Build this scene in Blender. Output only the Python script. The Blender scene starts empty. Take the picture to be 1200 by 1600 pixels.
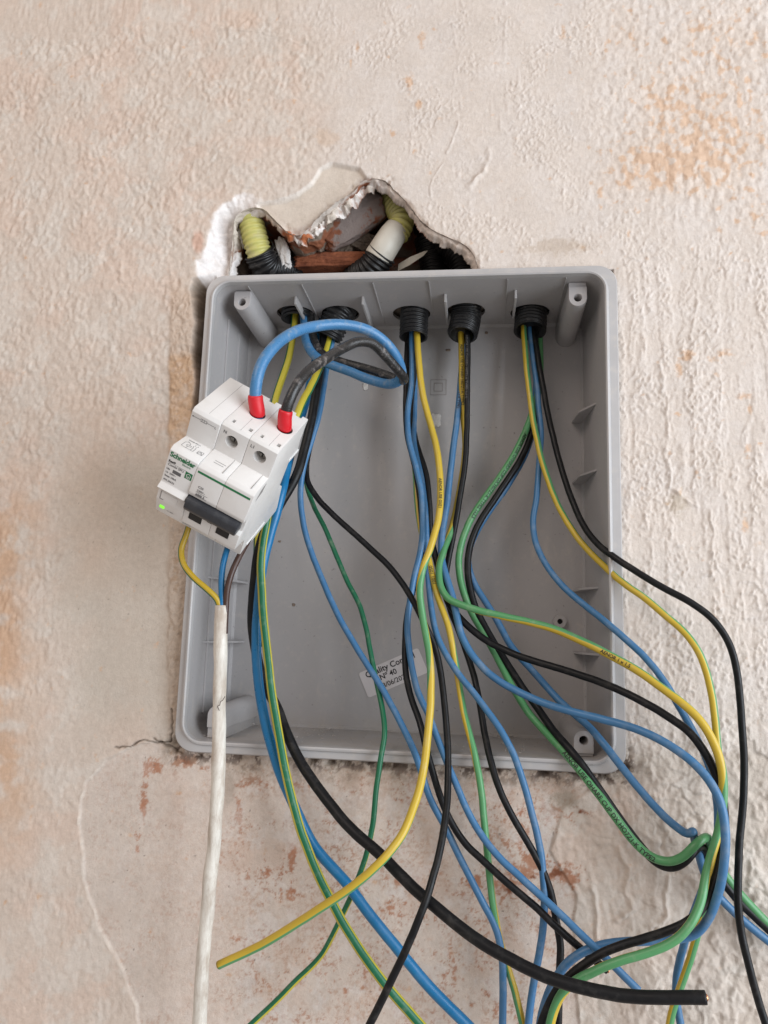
import bpy, bmesh, math, random
import numpy as np
from mathutils import Vector, Matrix, Euler
random.seed(7)
SC = bpy.context.scene
COL = SC.collection
R = math.radians

# ------------------------------------------------------------ camera, world, lamps, exposure
CAM_LOC = Vector((0.0495936, -0.4787925, -0.0812551))
CAM_ROT = Euler((R(98.95193621), R(-1.74818511), R(6.7685937)), 'XYZ')
FPX = 1176.3                                       # focal length in photo pixels (1200 x 1600)
cd = bpy.data.cameras.new("camera"); cam = bpy.data.objects.new("camera", cd); COL.objects.link(cam)
cam.location = CAM_LOC; cam.rotation_euler = CAM_ROT
cd.sensor_fit = 'VERTICAL'; cd.sensor_height = 32.0; cd.lens = 32.0 * FPX / 1600.0
cd.clip_start = 0.01; cd.clip_end = 50
SC.camera = cam

world = bpy.data.worlds.new("World"); SC.world = world; world.use_nodes = True
bg = world.node_tree.nodes["Background"]
bg.inputs[0].default_value = (1.0, 0.92, 0.875, 1); bg.inputs[1].default_value = 0.44

def area(name, loc, target, size, power, color):
    l = bpy.data.lights.new(name, 'AREA'); l.shape = 'RECTANGLE'; l.size, l.size_y = size
    l.energy = power; l.color = color
    o = bpy.data.objects.new(name, l); COL.objects.link(o); o.location = loc
    o.rotation_euler = (Vector(target) - Vector(loc)).to_track_quat('-Z', 'Y').to_euler()
    return o
area("window_light", (1.45, -0.88, 0.02), (0, 0, 0.0), (1.4, 1.5), 40.0, (0.84, 0.92, 1.0))
area("room_light", (-0.9, -1.5, 1.3), (0, 0, 0), (1.0, .9), 11.5, (1.0, 0.86, 0.76))

SC.view_settings.view_transform = 'Standard'; SC.view_settings.look = 'None'
SC.view_settings.exposure = 0.05; SC.view_settings.gamma = 1; SC.view_settings.use_curve_mapping = False

# ------------------------------------------------------------ helpers
RC = CAM_ROT.to_matrix()
def ray(px, py): return RC @ Vector(((px - 600) / FPX, -(py - 800) / FPX, -1.0))
def at(px, py, y):
    d = ray(px, py); return CAM_LOC + d * ((y - CAM_LOC.y) / d.y)
def atz(px, py, z):
    d = ray(px, py); return CAM_LOC + d * ((z - CAM_LOC.z) / d.z)

def tag(o, label=None, cat=None, group=None, kind=None):
    if label: o["label"] = label
    if cat: o["category"] = cat
    if group: o["group"] = group
    if kind: o["kind"] = kind
    return o
def empty(name, loc=(0, 0, 0)):
    o = bpy.data.objects.new(name, None); COL.objects.link(o); o.location = loc; o.empty_display_size = .01; return o
def link_bm(name, bm, mat, parent=None, smooth=True):
    me = bpy.data.meshes.new(name); bm.to_mesh(me); bm.free()
    return link_me(name, me, mat, parent, smooth)
def link_me(name, me, mat, parent=None, smooth=True):
    if mat and not me.materials: me.materials.append(mat)
    if smooth: me.polygons.foreach_set("use_smooth", [True] * len(me.polygons))
    o = bpy.data.objects.new(name, me); COL.objects.link(o)
    if parent: o.parent = parent
    return o
def apply_boolean(o, cutters):
    for c in cutters:
        m = o.modifiers.new("b", 'BOOLEAN'); m.operation = 'DIFFERENCE'; m.solver = 'EXACT'; m.object = c
    bpy.context.view_layer.update()
    dg = bpy.context.evaluated_depsgraph_get()
    me = bpy.data.meshes.new_from_object(o.evaluated_get(dg))
    o.modifiers.clear(); o.data = me
    for c in cutters: bpy.data.objects.remove(c, do_unlink=True)
    return o
def sharp(o, ang=32):
    me = o.data
    bm = bmesh.new(); bm.from_mesh(me)
    for e in bm.edges:
        if len(e.link_faces) == 2:
            e.smooth = e.calc_face_angle(0) < R(ang)
    for f in bm.faces: f.smooth = True
    bm.to_mesh(me); bm.free(); return o

# ------------------------------------------------------------ materials
def nodes(name):
    m = bpy.data.materials.new(name); m.use_nodes = True
    nt = m.node_tree; return m, nt, nt.nodes["Principled BSDF"]
def ramp(nt, fac, stops, mode='LINEAR'):
    r = nt.nodes.new('ShaderNodeValToRGB'); r.color_ramp.interpolation = mode
    e = r.color_ramp.elements
    e[0].position, e[0].color = stops[0][0], (*stops[0][1], 1)
    e[1].position, e[1].color = stops[-1][0], (*stops[-1][1], 1)
    for p, c in stops[1:-1]:
        k = e.new(p); k.color = (*c, 1)
    nt.links.new(fac, r.inputs[0]); return r.outputs[0]
def noise(nt, scale, detail=4, rough=.6, coord='Object', mapping=None):
    tc = nt.nodes.new('ShaderNodeTexCoord'); n = nt.nodes.new('ShaderNodeTexNoise')
    n.inputs['Scale'].default_value = scale; n.inputs['Detail'].default_value = detail; n.inputs['Roughness'].default_value = rough
    out = tc.outputs[coord]
    if mapping:
        mp = nt.nodes.new('ShaderNodeMapping'); mp.inputs['Scale'].default_value = mapping
        nt.links.new(out, mp.inputs[0]); out = mp.outputs[0]
    nt.links.new(out, n.inputs[0]); return n.outputs[0]
def mixc(nt, fac, a, b, mode='MIX'):
    m = nt.nodes.new('ShaderNodeMix'); m.data_type = 'RGBA'; m.blend_type = mode
    for s, v in ((0, fac), (6, a), (7, b)):
        if isinstance(v, (float, int)): m.inputs[s].default_value = v
        elif isinstance(v, tuple): m.inputs[s].default_value = (*v, 1)
        else: nt.links.new(v, m.inputs[s])
    return m.outputs[2]
def bump(nt, bsdf, h, strength, dist):
    b = nt.nodes.new('ShaderNodeBump'); b.inputs['Strength'].default_value = strength; b.inputs['Distance'].default_value = dist
    nt.links.new(h, b.inputs['Height']); nt.links.new(b.outputs[0], bsdf.inputs['Normal'])

def dirty(name, col, dirt, amt, rough=.45, scale=60, spec=.5, bumpd=0.0, rmix=.15, lo=.5, mapping=None):
    """a solid colour with patchy dirt and uneven gloss"""
    m, nt, b = nodes(name)
    n = noise(nt, scale, 6, .65, mapping=mapping)
    f = ramp(nt, n, [(lo, (0, 0, 0)), (lo + .22, (amt, amt, amt))])
    n3 = noise(nt, scale * .22, 3, .5)
    c = mixc(nt, f, col, dirt)
    c2 = mixc(nt, ramp(nt, n3, [(.3, (.86, .86, .86)), (.7, (1.06, 1.06, 1.06))]), (0, 0, 0), c)
    mm = nt.nodes.new('ShaderNodeMix'); mm.data_type = 'RGBA'; mm.blend_type = 'MULTIPLY'; mm.inputs[0].default_value = 1
    nt.links.new(c, mm.inputs[6]); nt.links.new(ramp(nt, n3, [(.3, (.9, .9, .9)), (.7, (1.0, 1.0, 1.0))]), mm.inputs[7])
    nt.links.new(mm.outputs[2], b.inputs['Base Color'])
    nt.links.new(ramp(nt, n, [(.3, (rough - rmix,) * 3), (.7, (min(1, rough + rmix),) * 3)]), b.inputs['Roughness'])
    b.inputs['Specular IOR Level'].default_value = spec
    if bumpd: bump(nt, b, noise(nt, scale * 6, 4, .6), .6, bumpd)
    return m
M = {}
M['blue'] = dirty('blue_insulation', (.050, .165, .33), (.30, .34, .38), .35, .42, 120, bumpd=.00008)
M['blue_old'] = dirty('scuffed_blue_insulation', (.06, .20, .40), (.36, .38, .38), .75, .33, 150, bumpd=.00025, lo=.54)
M['blue_thick'] = dirty('bright_blue_insulation', (.006, .155, .36), (.2, .3, .4), .2, .35, 90)
M['black'] = dirty('black_insulation', (.005, .005, .006), (.10, .09, .08), .3, .45, 120, bumpd=.00010, lo=.53, spec=.3)
M['black_old'] = dirty('scuffed_black_insulation', (.022, .021, .021), (.34, .30, .28), .8, .30, 170, bumpd=.0003, lo=.55)
M['brown'] = dirty('brown_insulation', (.055, .025, .018), (.15, .1, .08), .2, .4, 100)
M['conduit'] = dirty('black_conduit_plastic', (.010, .010, .011), (.22, .20, .18), .4, .42, 160, bumpd=.0001, lo=.56)
M['yconduit'] = dirty('yellow_conduit_plastic', (.58, .55, .17), (.55, .5, .38), .55, .5, 90, bumpd=.0001)
M['white_sleeve'] = dirty('white_sleeve_plastic', (.62, .58, .50), (.40, .34, .27), .5, .5, 50)
M['sheath'] = dirty('dirty_white_sheath', (.72, .68, .61), (.40, .33, .26), .65, .5, 260, bumpd=.0003, lo=.46, mapping=(1, 1, .14))
_m = M['sheath']; _nt = _m.node_tree; _b = _nt.nodes['Principled BSDF']; _src = _b.inputs['Base Color'].links[0].from_socket
_nt.links.new(mixc(_nt, ramp(_nt, noise(_nt, 55, 6, .75, mapping=(1, 1, .5)), [(.46, (0, 0, 0)), (.64, (.6, .6, .6))]), _src, (.33, .24, .17)), _b.inputs['Base Color'])
M['ferrule'] = dirty('red_ferrule_plastic', (.62, .008, .018), (.45, .05, .05), .2, .42, 90)
M['copper'] = dirty('copper', (.6, .28, .14), (.3, .15, .08), .5, .35, 200)
M['copper'].node_tree.nodes["Principled BSDF"].inputs['Metallic'].default_value = 1
M['steel'] = dirty('screw_steel', (.35, .33, .30), (.10, .08, .06), .8, .4, 260)
M['steel'].node_tree.nodes["Principled BSDF"].inputs['Metallic'].default_value = .9
M['white'] = dirty('white_device_plastic', (.74, .715, .69), (.60, .55, .50), .35, .42, 60, bumpd=.00003)
M['white2'] = dirty('white_device_side_plastic', (.76, .75, .74), (.62, .59, .55), .3, .48, 90, bumpd=.00005)
M['groove'] = dirty('seam_shadow_plastic', (.30, .28, .27), (.2, .18, .17), .4, .7, 60)
M['toggle'] = dirty('dark_grey_toggle_plastic', (.028, .030, .036), (.12, .12, .12), .25, .35, 130)
M['slot_shade'] = dirty('black_slot_shade', (.012, .011, .010), (.05, .04, .04), .3, .6, 90)  # near-black tone standing in for the shade inside holes and slots
M['green_print'] = dirty('green_print', (.010, .16, .055), (.02, .2, .08), .2, .5, 60)
M['grey_print'] = dirty('grey_print', (.12, .115, .115), (.2, .2, .2), .3, .6, 60)
M['black_print'] = dirty('black_print', (.015, .014, .013), (.05, .05, .05), .3, .6, 60)
M['sticker'] = dirty('sticker_paper', (.66, .62, .62), (.50, .47, .46), .4, .45, 60)
M['mark'] = dirty('moulded_mark', (.335, .31, .30), (.32, .30, .29), .4, .5, 60)

def plastic_box():
    m, nt, b = nodes('grey_box_plastic')
    n = noise(nt, 14, 5, .6); n2 = noise(nt, 170, 5, .7); n3 = noise(nt, 420, 2, .5)
    c = mixc(nt, n, (.375, .357, .355), (.41, .392, .390))
    c = mixc(nt, ramp(nt, n2, [(.55, (0, 0, 0)), (.70, (.34, .34, .34))]), c, (.52, .475, .43))
    c = mixc(nt, ramp(nt, noise(nt, 38, 6, .8, mapping=(1, 1, .35)), [(.57, (0, 0, 0)), (.68, (.3, .3, .3))]), c, (.54, .49, .44))
    c = mixc(nt, ramp(nt, n3, [(.70, (0, 0, 0)), (.76, (.5, .5, .5))]), c, (.12, .10, .09))
    tc = nt.nodes.new('ShaderNodeTexCoord'); sp = nt.nodes.new('ShaderNodeSeparateXYZ'); nt.links.new(tc.outputs['Object'], sp.inputs[0])
    mr = nt.nodes.new('ShaderNodeMapRange'); mr.inputs[1].default_value = -.1515; mr.inputs[2].default_value = -.140; mr.inputs[3].default_value = 1; mr.inputs[4].default_value = 0; nt.links.new(sp.outputs[2], mr.inputs[0])
    mu = nt.nodes.new('ShaderNodeMath'); mu.operation = 'MULTIPLY'; nt.links.new(mr.outputs[0], mu.inputs[0]); nt.links.new(ramp(nt, noise(nt, 90, 6, .75), [(.38, (0, 0, 0)), (.62, (.6, .6, .6))]), mu.inputs[1])
    c = mixc(nt, mu.outputs[0], c, (.40, .355, .31))
    nt.links.new(c, b.inputs['Base Color'])
    nt.links.new(ramp(nt, n, [(.3, (.36,) * 3), (.7, (.52,) * 3)]), b.inputs['Roughness'])
    bump(nt, b, noise(nt, 700, 3, .6), .5, .00005)
    return m
M['box'] = plastic_box()
M['rim'] = dirty('grey_rim_plastic', (.45, .435, .43), (.55, .50, .45), .55, .4, 140, bumpd=.00004, lo=.52)

def stripe_mat(name, yel, grn):
    m, nt, b = nodes(name)
    a = nt.nodes.new('ShaderNodeAttribute'); a.attribute_name = 'stripe'
    f = ramp(nt, a.outputs['Fac'], [(.485, (0, 0, 0)), (.515, (1, 1, 1))])
    c = mixc(nt, f, yel, grn)
    n = noise(nt, 130, 5, .65)
    c = mixc(nt, ramp(nt, n, [(.55, (0, 0, 0)), (.75, (.22, .22, .22))]), c, (.5, .45, .36))
    nt.links.new(c, b.inputs['Base Color']); b.inputs['Roughness'].default_value = .38
    return m
M['yg'] = stripe_mat('yellow_green_insulation', (.55, .385, .035), (.085, .28, .11))
M['yg_dark'] = stripe_mat('yellow_dark_green_insulation', (.50, .42, .04), (.006, .125, .055))
M['yg_old'] = stripe_mat('aged_yellow_green_insulation', (.45, .30, .02), (.02, .12, .05))

def rubble(name, a, bcol, scale, mort=None, bd=.0012):
    m, nt, b = nodes(name)
    n = noise(nt, scale, 7, .7)
    c = ramp(nt, n, [(.35, a), (.6, bcol)])
    if mort: 
        c = mixc(nt, ramp(nt, noise(nt, scale * .45, 5, .7), [(.47, (0, 0, 0)), (.53, (1, 1, 1))]), c, mort)
    nt.links.new(c, b.inputs['Base Color']); b.inputs['Roughness'].default_value = .95
    bump(nt, b, noise(nt, scale * 3, 6, .75), 1, bd); return m
M['brick'] = rubble('terracotta', (.20, .06, .028), (.36, .12, .055), 90)
M['brickm'] = rubble('mortared_brick', (.21, .07, .035), (.26, .10, .05), 70, (.25, .20, .18))
M['mortar'] = rubble('mortar', (.16, .12, .09), (.27, .21, .165), 110)
M['mortar_dark'] = rubble('dark_mortar', (.09, .065, .05), (.15, .11, .085), 110)
M['crumb'] = rubble('crumbs', (.30, .27, .24), (.55, .51, .47), 160, None, .0002)
M['plaster_lump'] = rubble('plaster_lump', (.6, .56, .52), (.78, .75, .72), 160, None, .0006)

def wall_mat():
    m, nt, b = nodes('old_painted_plaster')
    a = nt.nodes.new('ShaderNodeAttribute'); a.attribute_name = 'col'
    n = noise(nt, 260, 5, .7)
    mm = nt.nodes.new('ShaderNodeMix'); mm.data_type = 'RGBA'; mm.blend_type = 'MULTIPLY'; mm.inputs[0].default_value = 1
    nt.links.new(a.outputs['Color'], mm.inputs[6]); nt.links.new(ramp(nt, n, [(.25, (.86, .85, .84)), (.7, (1.04, 1.04, 1.04))]), mm.inputs[7])
    nt.links.new(mm.outputs[2], b.inputs['Base Color']); b.inputs['Roughness'].default_value = .82
    b.inputs['Specular IOR Level'].default_value = .35
    bump(nt, b, noise(nt, 750, 5, .75), .8, .0005)
    return m
M['wall'] = wall_mat(); M['cavity'] = wall_mat()

# ------------------------------------------------------------ numpy noise
def perlin(x, y, seed=0):
    rs = np.random.RandomState(seed); p = rs.permutation(256); p = np.concatenate([p, p]).astype(np.int32)
    ga = rs.rand(256) * 2 * np.pi; gx, gy = np.cos(ga), np.sin(ga)
    xi = np.floor(x).astype(np.int32); yi = np.floor(y).astype(np.int32); xf = x - xi; yf = y - yi; xi &= 255; yi &= 255
    u = xf * xf * xf * (xf * (xf * 6 - 15) + 10); v = yf * yf * yf * (yf * (yf * 6 - 15) + 10)
    def g(ix, iy, dx, dy):
        h = p[p[ix & 255] + (iy & 255)]; return gx[h] * dx + gy[h] * dy
    a = g(xi, yi, xf, yf); b = g(xi + 1, yi, xf - 1, yf); c = g(xi, yi + 1, xf, yf - 1); d = g(xi + 1, yi + 1, xf - 1, yf - 1)
    return (a + (b - a) * u + (c - a) * v + (a - b - c + d) * u * v) * 1.5
def fbm(x, y, s, o=4, seed=0, gain=.5):
    t = 0; a = 1; tot = 0
    for i in range(o):
        t = t + a * perlin(x / s + 17.3 * i, y / s + 9.1 * i, seed + i); tot += a; a *= gain; s *= .5
    return t / tot
def sm(a, b, x):
    t = np.clip((x - a) / (b - a), 0, 1); return t * t * (3 - 2 * t)
def poly_sd(X, Y, pts):
    """signed distance to a polygon, negative inside"""
    d = np.full(X.shape, 1e9); ins = np.zeros(X.shape, bool); n = len(pts)
    for i in range(n):
        ax, ay = pts[i]; bx, by = pts[(i + 1) % n]
        ex, ey = bx - ax, by - ay; t = np.clip(((X - ax) * ex + (Y - ay) * ey) / (ex * ex + ey * ey), 0, 1)
        d = np.minimum(d, np.hypot(X - ax - t * ex, Y - ay - t * ey))
        if ay != by:
            c = ((ay > Y) != (by > Y)) & (X < (bx - ax) * (Y - ay) / (by - ay) + ax); ins ^= c
    return np.where(ins, -d, d)
def line_d(X, Y, pts):
    d = np.full(X.shape, 1e9)
    for (ax, ay), (bx, by) in zip(pts[:-1], pts[1:]):
        ex, ey = bx - ax, by - ay; t = np.clip(((X - ax) * ex + (Y - ay) * ey) / (ex * ex + ey * ey), 0, 1)
        d = np.minimum(d, np.hypot(X - ax - t * ex, Y - ay - t * ey))
    return d

# ------------------------------------------------------------ the wall: one relief sheet, deep at the broken hole and the recess
WALL_Y = 0.004
def build_wall():
    st = .00068
    def axis(a, b, lo, hi):
        core = np.arange(a, b, st); out = []
        s = st; x = b
        while x < hi: s *= 1.12; x += s; out.append(x)
        s = st; x = a; left = []
        while x > lo: s *= 1.12; x -= s; left.append(x)
        return np.concatenate([left[::-1], core, out])
    xs = axis(-.315, .315, -1.6, 1.6); zs = axis(-.40, .365, -1.5, 1.7)
    X, Z = np.meshgrid(xs, zs); Y0 = np.full(X.shape, WALL_Y)
    P = np.stack([X, Y0, Z], -1) - np.array(CAM_LOC)
    Q = P @ np.array(RC)
    W = -Q[..., 2]; W = np.where(W < .05, .05, W)
    px = 600 + FPX * Q[..., 0] / W; py = 800 - FPX * Q[..., 1] / W
    px = np.clip(px, -3000, 4500); py = np.clip(py, -4000, 5000)
    wx = fbm(X, Z, .02, 4, 50); wz = fbm(X, Z, .02, 4, 60)
    jx = px + wx * 14; jy = py + wz * 14                     # ragged version of the same coordinates
    big = fbm(X, Z, .09, 3, 3); mid = fbm(X, Z, .03, 3, 5)
    # --- regions
    skim = sm(-60, 60, (jx - 470 - (450 - np.clip(py, 0, 450)) * .05 + big * 120)) * sm(1250, 1150, jy)   # scraped filler right of this line
    goto = 1 - skim
    right_goto = sm(880, 980, jx + big * 80) * sm(420, 280, jy + (jx - 1000) * -.1)    # bumps top right
    lowright = sm(960, 1040, jx + mid * 60) * sm(1080, 1200, jy)
    smooth_left = sm(30, 110, px + big * 60 - 40) * sm(640, 780, py + big * 60) * sm(1230, 1050, py) * sm(330, 300, px)
    crack = [(285, 1160), (240, 1158), (200, 1168), (165, 1190), (132, 1225), (124, 1262), (126, 1320), (131, 1370), (142, 1410), (156, 1452), (175, 1490), (196, 1530), (210, 1570), (218, 1640), (240, 1800)]
    patch_poly = crack + [(900, 1800), (905, 1600), (895, 1500), (900, 1400), (860, 1330), (880, 1260), (935, 1225), (930, 1200), (600, 1170)]
    sdp = poly_sd(px + wx * 5, py + wz * 5, patch_poly)
    patch = sm(2, -2, sdp)
    goto_m = np.clip(goto * (1 - smooth_left * .9) * (1 - patch), 0, 1)
    # --- heights (towards the viewer)
    ux_ = fbm(X, Z, .006, 2, 14) * .0022; uz_ = fbm(X, Z, .006, 2, 15) * .0022
    grit = perlin((X + ux_) / .0026, (Z + uz_) / .0036, 21) + .8 * perlin((X + uz_) / .0014, (Z + ux_) / .0019, 22)
    g1 = perlin((X + ux_) / .0042, (Z + uz_) / .0056, 11); g2 = perlin((X + uz_) / .0024, (Z + ux_) / .0030, 12); g3 = perlin(X / .011, Z / .013, 13)
    gote = (.00036 * g1 + .00038 * perlin(X / .0054 + wz * 2, Z / .0064 + wx * 2, 19) + .00026 * perlin(X / .0031 + 4, Z / .0040 + 8, 18)) * (.75 + .8 * sm(-.2, .3, fbm(X, Z, .03, 3, 20))) + .00012 * g2 + .00025 * g3 + .00010 * perlin(X / .0015, Z / .0018, 16)
    fade_low = 1 - .55 * sm(900, 1150, py) * sm(300, 200, px)
    h = gote * goto_m * fade_low + .0010 * big + .0004 * mid
    h += right_goto * (.00055 * perlin(X / .0052, Z / .0062, 17) + .0003 * g1 + .00022 * g2 + .0001 * grit)
    gm = sm(-.05, .25, fbm(X, Z, .035, 3, 23) + .35 * lowright + .25 * sm(940, 980, px) * (1 - lowright))
    h += skim * (1 - right_goto) * (.22 + .78 * gm) * (.00034 * grit + .00030 * sm(.2, .9, grit) + .00022 * fbm(X, Z, .0050, 3, 24, .7))
    scr = perlin(X / .0022 + Z * 9, Z / .045, 31) * .5 + perlin(X / .0045 + Z * 9, Z / .03, 32)
    h += skim * (1 - right_goto) * .00024 * sm(.3, .8, scr) * sm(-.1, .3, fbm(X, Z, .05, 2, 33))
    rid = np.abs(perlin(X / .016 + .5 * wx + Z * 5, Z / .07 + wz * .4, 35))
    h += skim * .0003 * sm(.03, .0, rid) * sm(.1, .4, mid)
    h += skim * sm(940, 980, px) * .00022 * sm(.0, .05, perlin(X / .011 + Z * 4, Z / .10, 36) + .5 * perlin(X / .003, Z / .012, 37) - .25)
    # lower right flaking skim in steps
    ter = fbm(X, Z, .04, 4, 41)
    h += lowright * (.0009 * sm(.0, .03, ter) + .0007 * sm(.22, .25, ter) + .0012 * sm(-.1, .6, fbm(X, Z, .008, 3, 44)))
    rb = sm(955, 975, px) * sm(380, 450, py) * (1 - lowright * .7)
    bx = perlin(X / .0125 + Z * .8 + wx * .5, Z / .16 + 3, 37) + .35 * perlin(X / .0045, Z / .03, 38) + .25 * wz
    bm_ = sm(-.04, .06, bx)
    h += rb * (.00040 * bm_ + .00028 * sm(.05, .0, np.abs(bx)) * sm(-.1, .2, mid) + bm_ * .00020 * grit - (1 - bm_) * .00022 * grit * gm)
    # smooth plaster patch, set back below an edge that has chipped
    h -= patch * .0013
    h += (.35 + .65 * sm(-.12, .12, fbm(X, Z, .012, 3, 160))) * sm(3.2, 0, np.abs(sdp + 3.5 * fbm(X, Z, .004, 2, 46))) * .0007 * sm(-.1, .3, fbm(X, Z, .01, 2, 48) + .1) * sm(700, 500, px) * .8
    h += patch * .00022 * fbm(X, Z, .004, 4, 49, .7)
    h += -patch * .0004 * sm(.72, .8, perlin(X / .0022, Z / .0022, 47))
    flk = [(965, 1325), (985, 1350), (975, 1400), (990, 1420), (965, 1440)]
    for pts, ww in ((flk, 7), ([(925, 1390), (935, 1440), (930, 1480)], 8), ([(1045, 1370), (1040, 1430), (1025, 1460)], 6)):
        h += .0016 * sm(ww, 0, line_d(jx, jy, pts))
    # scraped ridges in the filler by hand
    for pts, ww, hh in (([(742, 286), (756, 254), (765, 232)], 6, .0009), ([(735, 292), (752, 268)], 9, .0011), ([(668, 315), (690, 255)], 2.2, .0009), ([(700, 240), (712, 190)], 2.5, .0008), ([(705, 180), (716, 80), (712, 0)], 2.5, .0003),
                        ([(1035, 560), (1040, 640)], 4, .0008), ([(1038, 640), (1048, 760), (1085, 790)], 4, .0009), ([(1086, 455), (1084, 620), (1088, 800)], 3, .0007), ([(1110, 800), (1112, 900)], 3, .0012), ([(1068, 700), (1060, 790)], 12, .0010), ([(350, 45), (405, 50), (470, 68)], 1.6, .0007)):
        h += hh * sm(ww, 0, line_d(jx, py, pts)) * (.7 + .9 * fbm(X, Z, .006, 2, 39))
    # left margin of the box: thick chipped plaster edge
    strip = sm(262, 270, px + wx * 8) * sm(330, 318, px) * sm(440, 480, py) * sm(1150, 1100, py)
    h += strip * (.0012 + .0014 * fbm(X, Z, .012, 4, 52) + .0006 * grit)
    # --- broken hole
    slope_poly = [(326, 462), (309, 440), (304, 405), (314, 378), (328, 345), (345, 312), (378, 303), (420, 306), (455, 300), (520, 268), (585, 270), (640, 290), (640, 350), (700, 380), (745, 420), (745, 470)]
    hole = [(350, 480), (352, 440), (356, 405), (368, 360), (374, 342), (392, 331), (412, 332), (426, 345), (440, 358), (452, 369), (468, 373), (482, 366), (497, 350), (515, 334), (534, 319), (556, 306), (566, 292), (584, 285), (603, 291), (614, 303), (628, 316), (642, 333), (655, 350), (676, 366), (700, 377), (722, 387), (735, 400), (742, 422), (748, 490)]
    e1 = poly_sd(px + wx * 6 + fbm(X, Z, .007, 3, 70) * 5, py + wz * 6 + fbm(X, Z, .007, 3, 71) * 5, hole)
    e2 = poly_sd(px, py, hole)
    e0 = poly_sd(jx, jy, slope_poly)
    left_slope = sm(2, -45, e0) * sm(420, 360, px)
    h -= left_slope * .014
    h += left_slope * .0025 * fbm(X, Z, .011, 4, 72, .6)
    # smooth ledge of older plaster above the hole
    ledge_poly = [(398, 318), (430, 314), (465, 302), (487, 284), (500, 262), (520, 255), (560, 262), (585, 290), (540, 322), (490, 358), (455, 365), (425, 345)]
    el = poly_sd(px + wx * 4, py + wz * 4, ledge_poly)
    lm = sm(2, -3, el)
    h = h * (1 - lm) + lm * (-.0030 + .0012 * mid) 
    brk = sm(24, 0, e1) * sm(560, 380, px - (py - 300) * .0) * sm(395, 440, px)
    chip = sm(20, 0, e2 + 10 * fbm(X, Z, .009, 2, 74)) * sm(430, 470, px) * sm(640, 575, px) * sm(-.25, .1, fbm(X, Z, .010, 3, 78, .7))
    h -= chip * (.005 + .005 * fbm(X, Z, .006, 3, 75))
    edge_r = sm(9, 0, e1) * sm(600, 640, px)
    h -= edge_r * .0022 * (1 + fbm(X, Z, .004, 3, 79))
    # cavity
    cav = sm(.8, -3.0, e1); cavc = sm(-2, -4.0, e1)
    deep = .0045
    h = h - cav * deep
    # recess that holds the box
    rx0 = -.1385; rec = poly_sd(X * 1000, Z * 1000, [(-138.5, 159.5), (138, 159.5), (138, -159.5), (-138.5, -159.5)])
    recm = sm(.5, -.6, rec)
    gap_poly = [(296, 436), (330, 420), (340, 1000), (292, 1000), (290, 900), (284, 840), (296, 760), (299, 680), (302, 600), (304, 520), (300, 480)]
    eg = poly_sd(px + fbm(X, Z, .014, 3, 81) * 9, py, gap_poly)
    gapm = sm(1, -9, eg) * sm(900, 600, py + 60) 
    gapw = np.clip(gapm, 0, 1)
    hg = -.010 - .008 * sm(300, 316, px) + .003 * fbm(X, Z, .004, 3, 82, .7)
    h = h * (1 - gapw) + hg * gapw
    h = h * (1 - recm) - recm * .090
    # rubble filled joint under and beside the box
    under = sm(16, 2, rec) * (1 - recm)
    h += under * .0016 * fbm(X, Z, .006, 4, 85, .7) * sm(1150, 1190, py)
    holes_u = sm(8, 1, rec) * (1 - recm) * sm(.05, .3, fbm(X, Z, .012, 3, 86)) * sm(1150, 1180, py)
    h -= holes_u * .006
    corner = np.exp(-(((px - 275) / 22) ** 2 + ((py - 1162) / 20) ** 2))
    h += corner * (.0035 * fbm(X, Z, .006, 3, 88, .6) - .001)
    for pts, ww in (([(180, 1170), (225, 1158), (262, 1160)], 2.2), ([(262, 1160), (272, 1140), (268, 1105)], 2.5), ([(240, 1152), (262, 1168), (285, 1178)], 3)):
        h -= .0018 * sm(ww, 0, line_d(jx, jy, pts))
    Y = WALL_Y - h

    # --- colours
    def C(r, g, b): return np.array([r, g, b], float)
    col = np.ones(X.shape + (3,)) * C(.63, .535, .46)
    def mix(mask, c):
        nonlocal col
        m = np.clip(mask, 0, 1)[..., None]; col = col * (1 - m) + C(*c) * m
    mix(skim * .85, (.665, .59, .53)); mix(skim * sm(.3, 1.0, grit) * .35, (.74, .69, .65)); mix(skim * sm(-.1, .25, fbm(X, Z, .03, 5, 104, .65)) * .25, (.70, .65, .62))
    mix(sm(-.02, .22, fbm(X, Z, .05, 4, 101)) * goto * .5, (.655, .505, .415))
    mix(sm(.0, .2, fbm(X, Z, .028, 5, 102, .65)) * goto * .5, (.665, .61, .55))
    mix(sm(.25, .9, g1 + .3 * g2) * goto_m * .25, (.70, .65, .60))
    mix(smooth_left * .8, (.53, .465, .395))
    # orange-brown flow on the far left
    oz = sm(90, 10, px + 60 * big + (py - 1000) * .04) * sm(700, 860, py) * sm(1450, 1150, py)
    mix(oz * sm(-.2, .35, fbm(X, Z, .018, 4, 103) + .25) * .75, (.58, .36, .22))
    mix(sm(60, 180, px + 40 * wx) * sm(210, 130, px) * sm(560, 650, py) * sm(960, 860, py) * .35, (.60, .42, .31))
    mix(patch, (.66, .565, .495))
    mix(patch * sm(0, .5, fbm(X, Z, .04, 4, 105)) * .6, (.60, .455, .37))
    mix(patch * sm(270, 200, px) * .5, (.58, .51, .45))
    # orange stains top right
    def blob(cx, cy, rx, ry): return np.exp(-(((px - cx) / rx) ** 2 + ((py - cy) / ry) ** 2))
    sn = fbm(X, Z, .009, 5, 111, .75); sn2 = fbm(X, Z, .018, 4, 112, .6)
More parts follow.
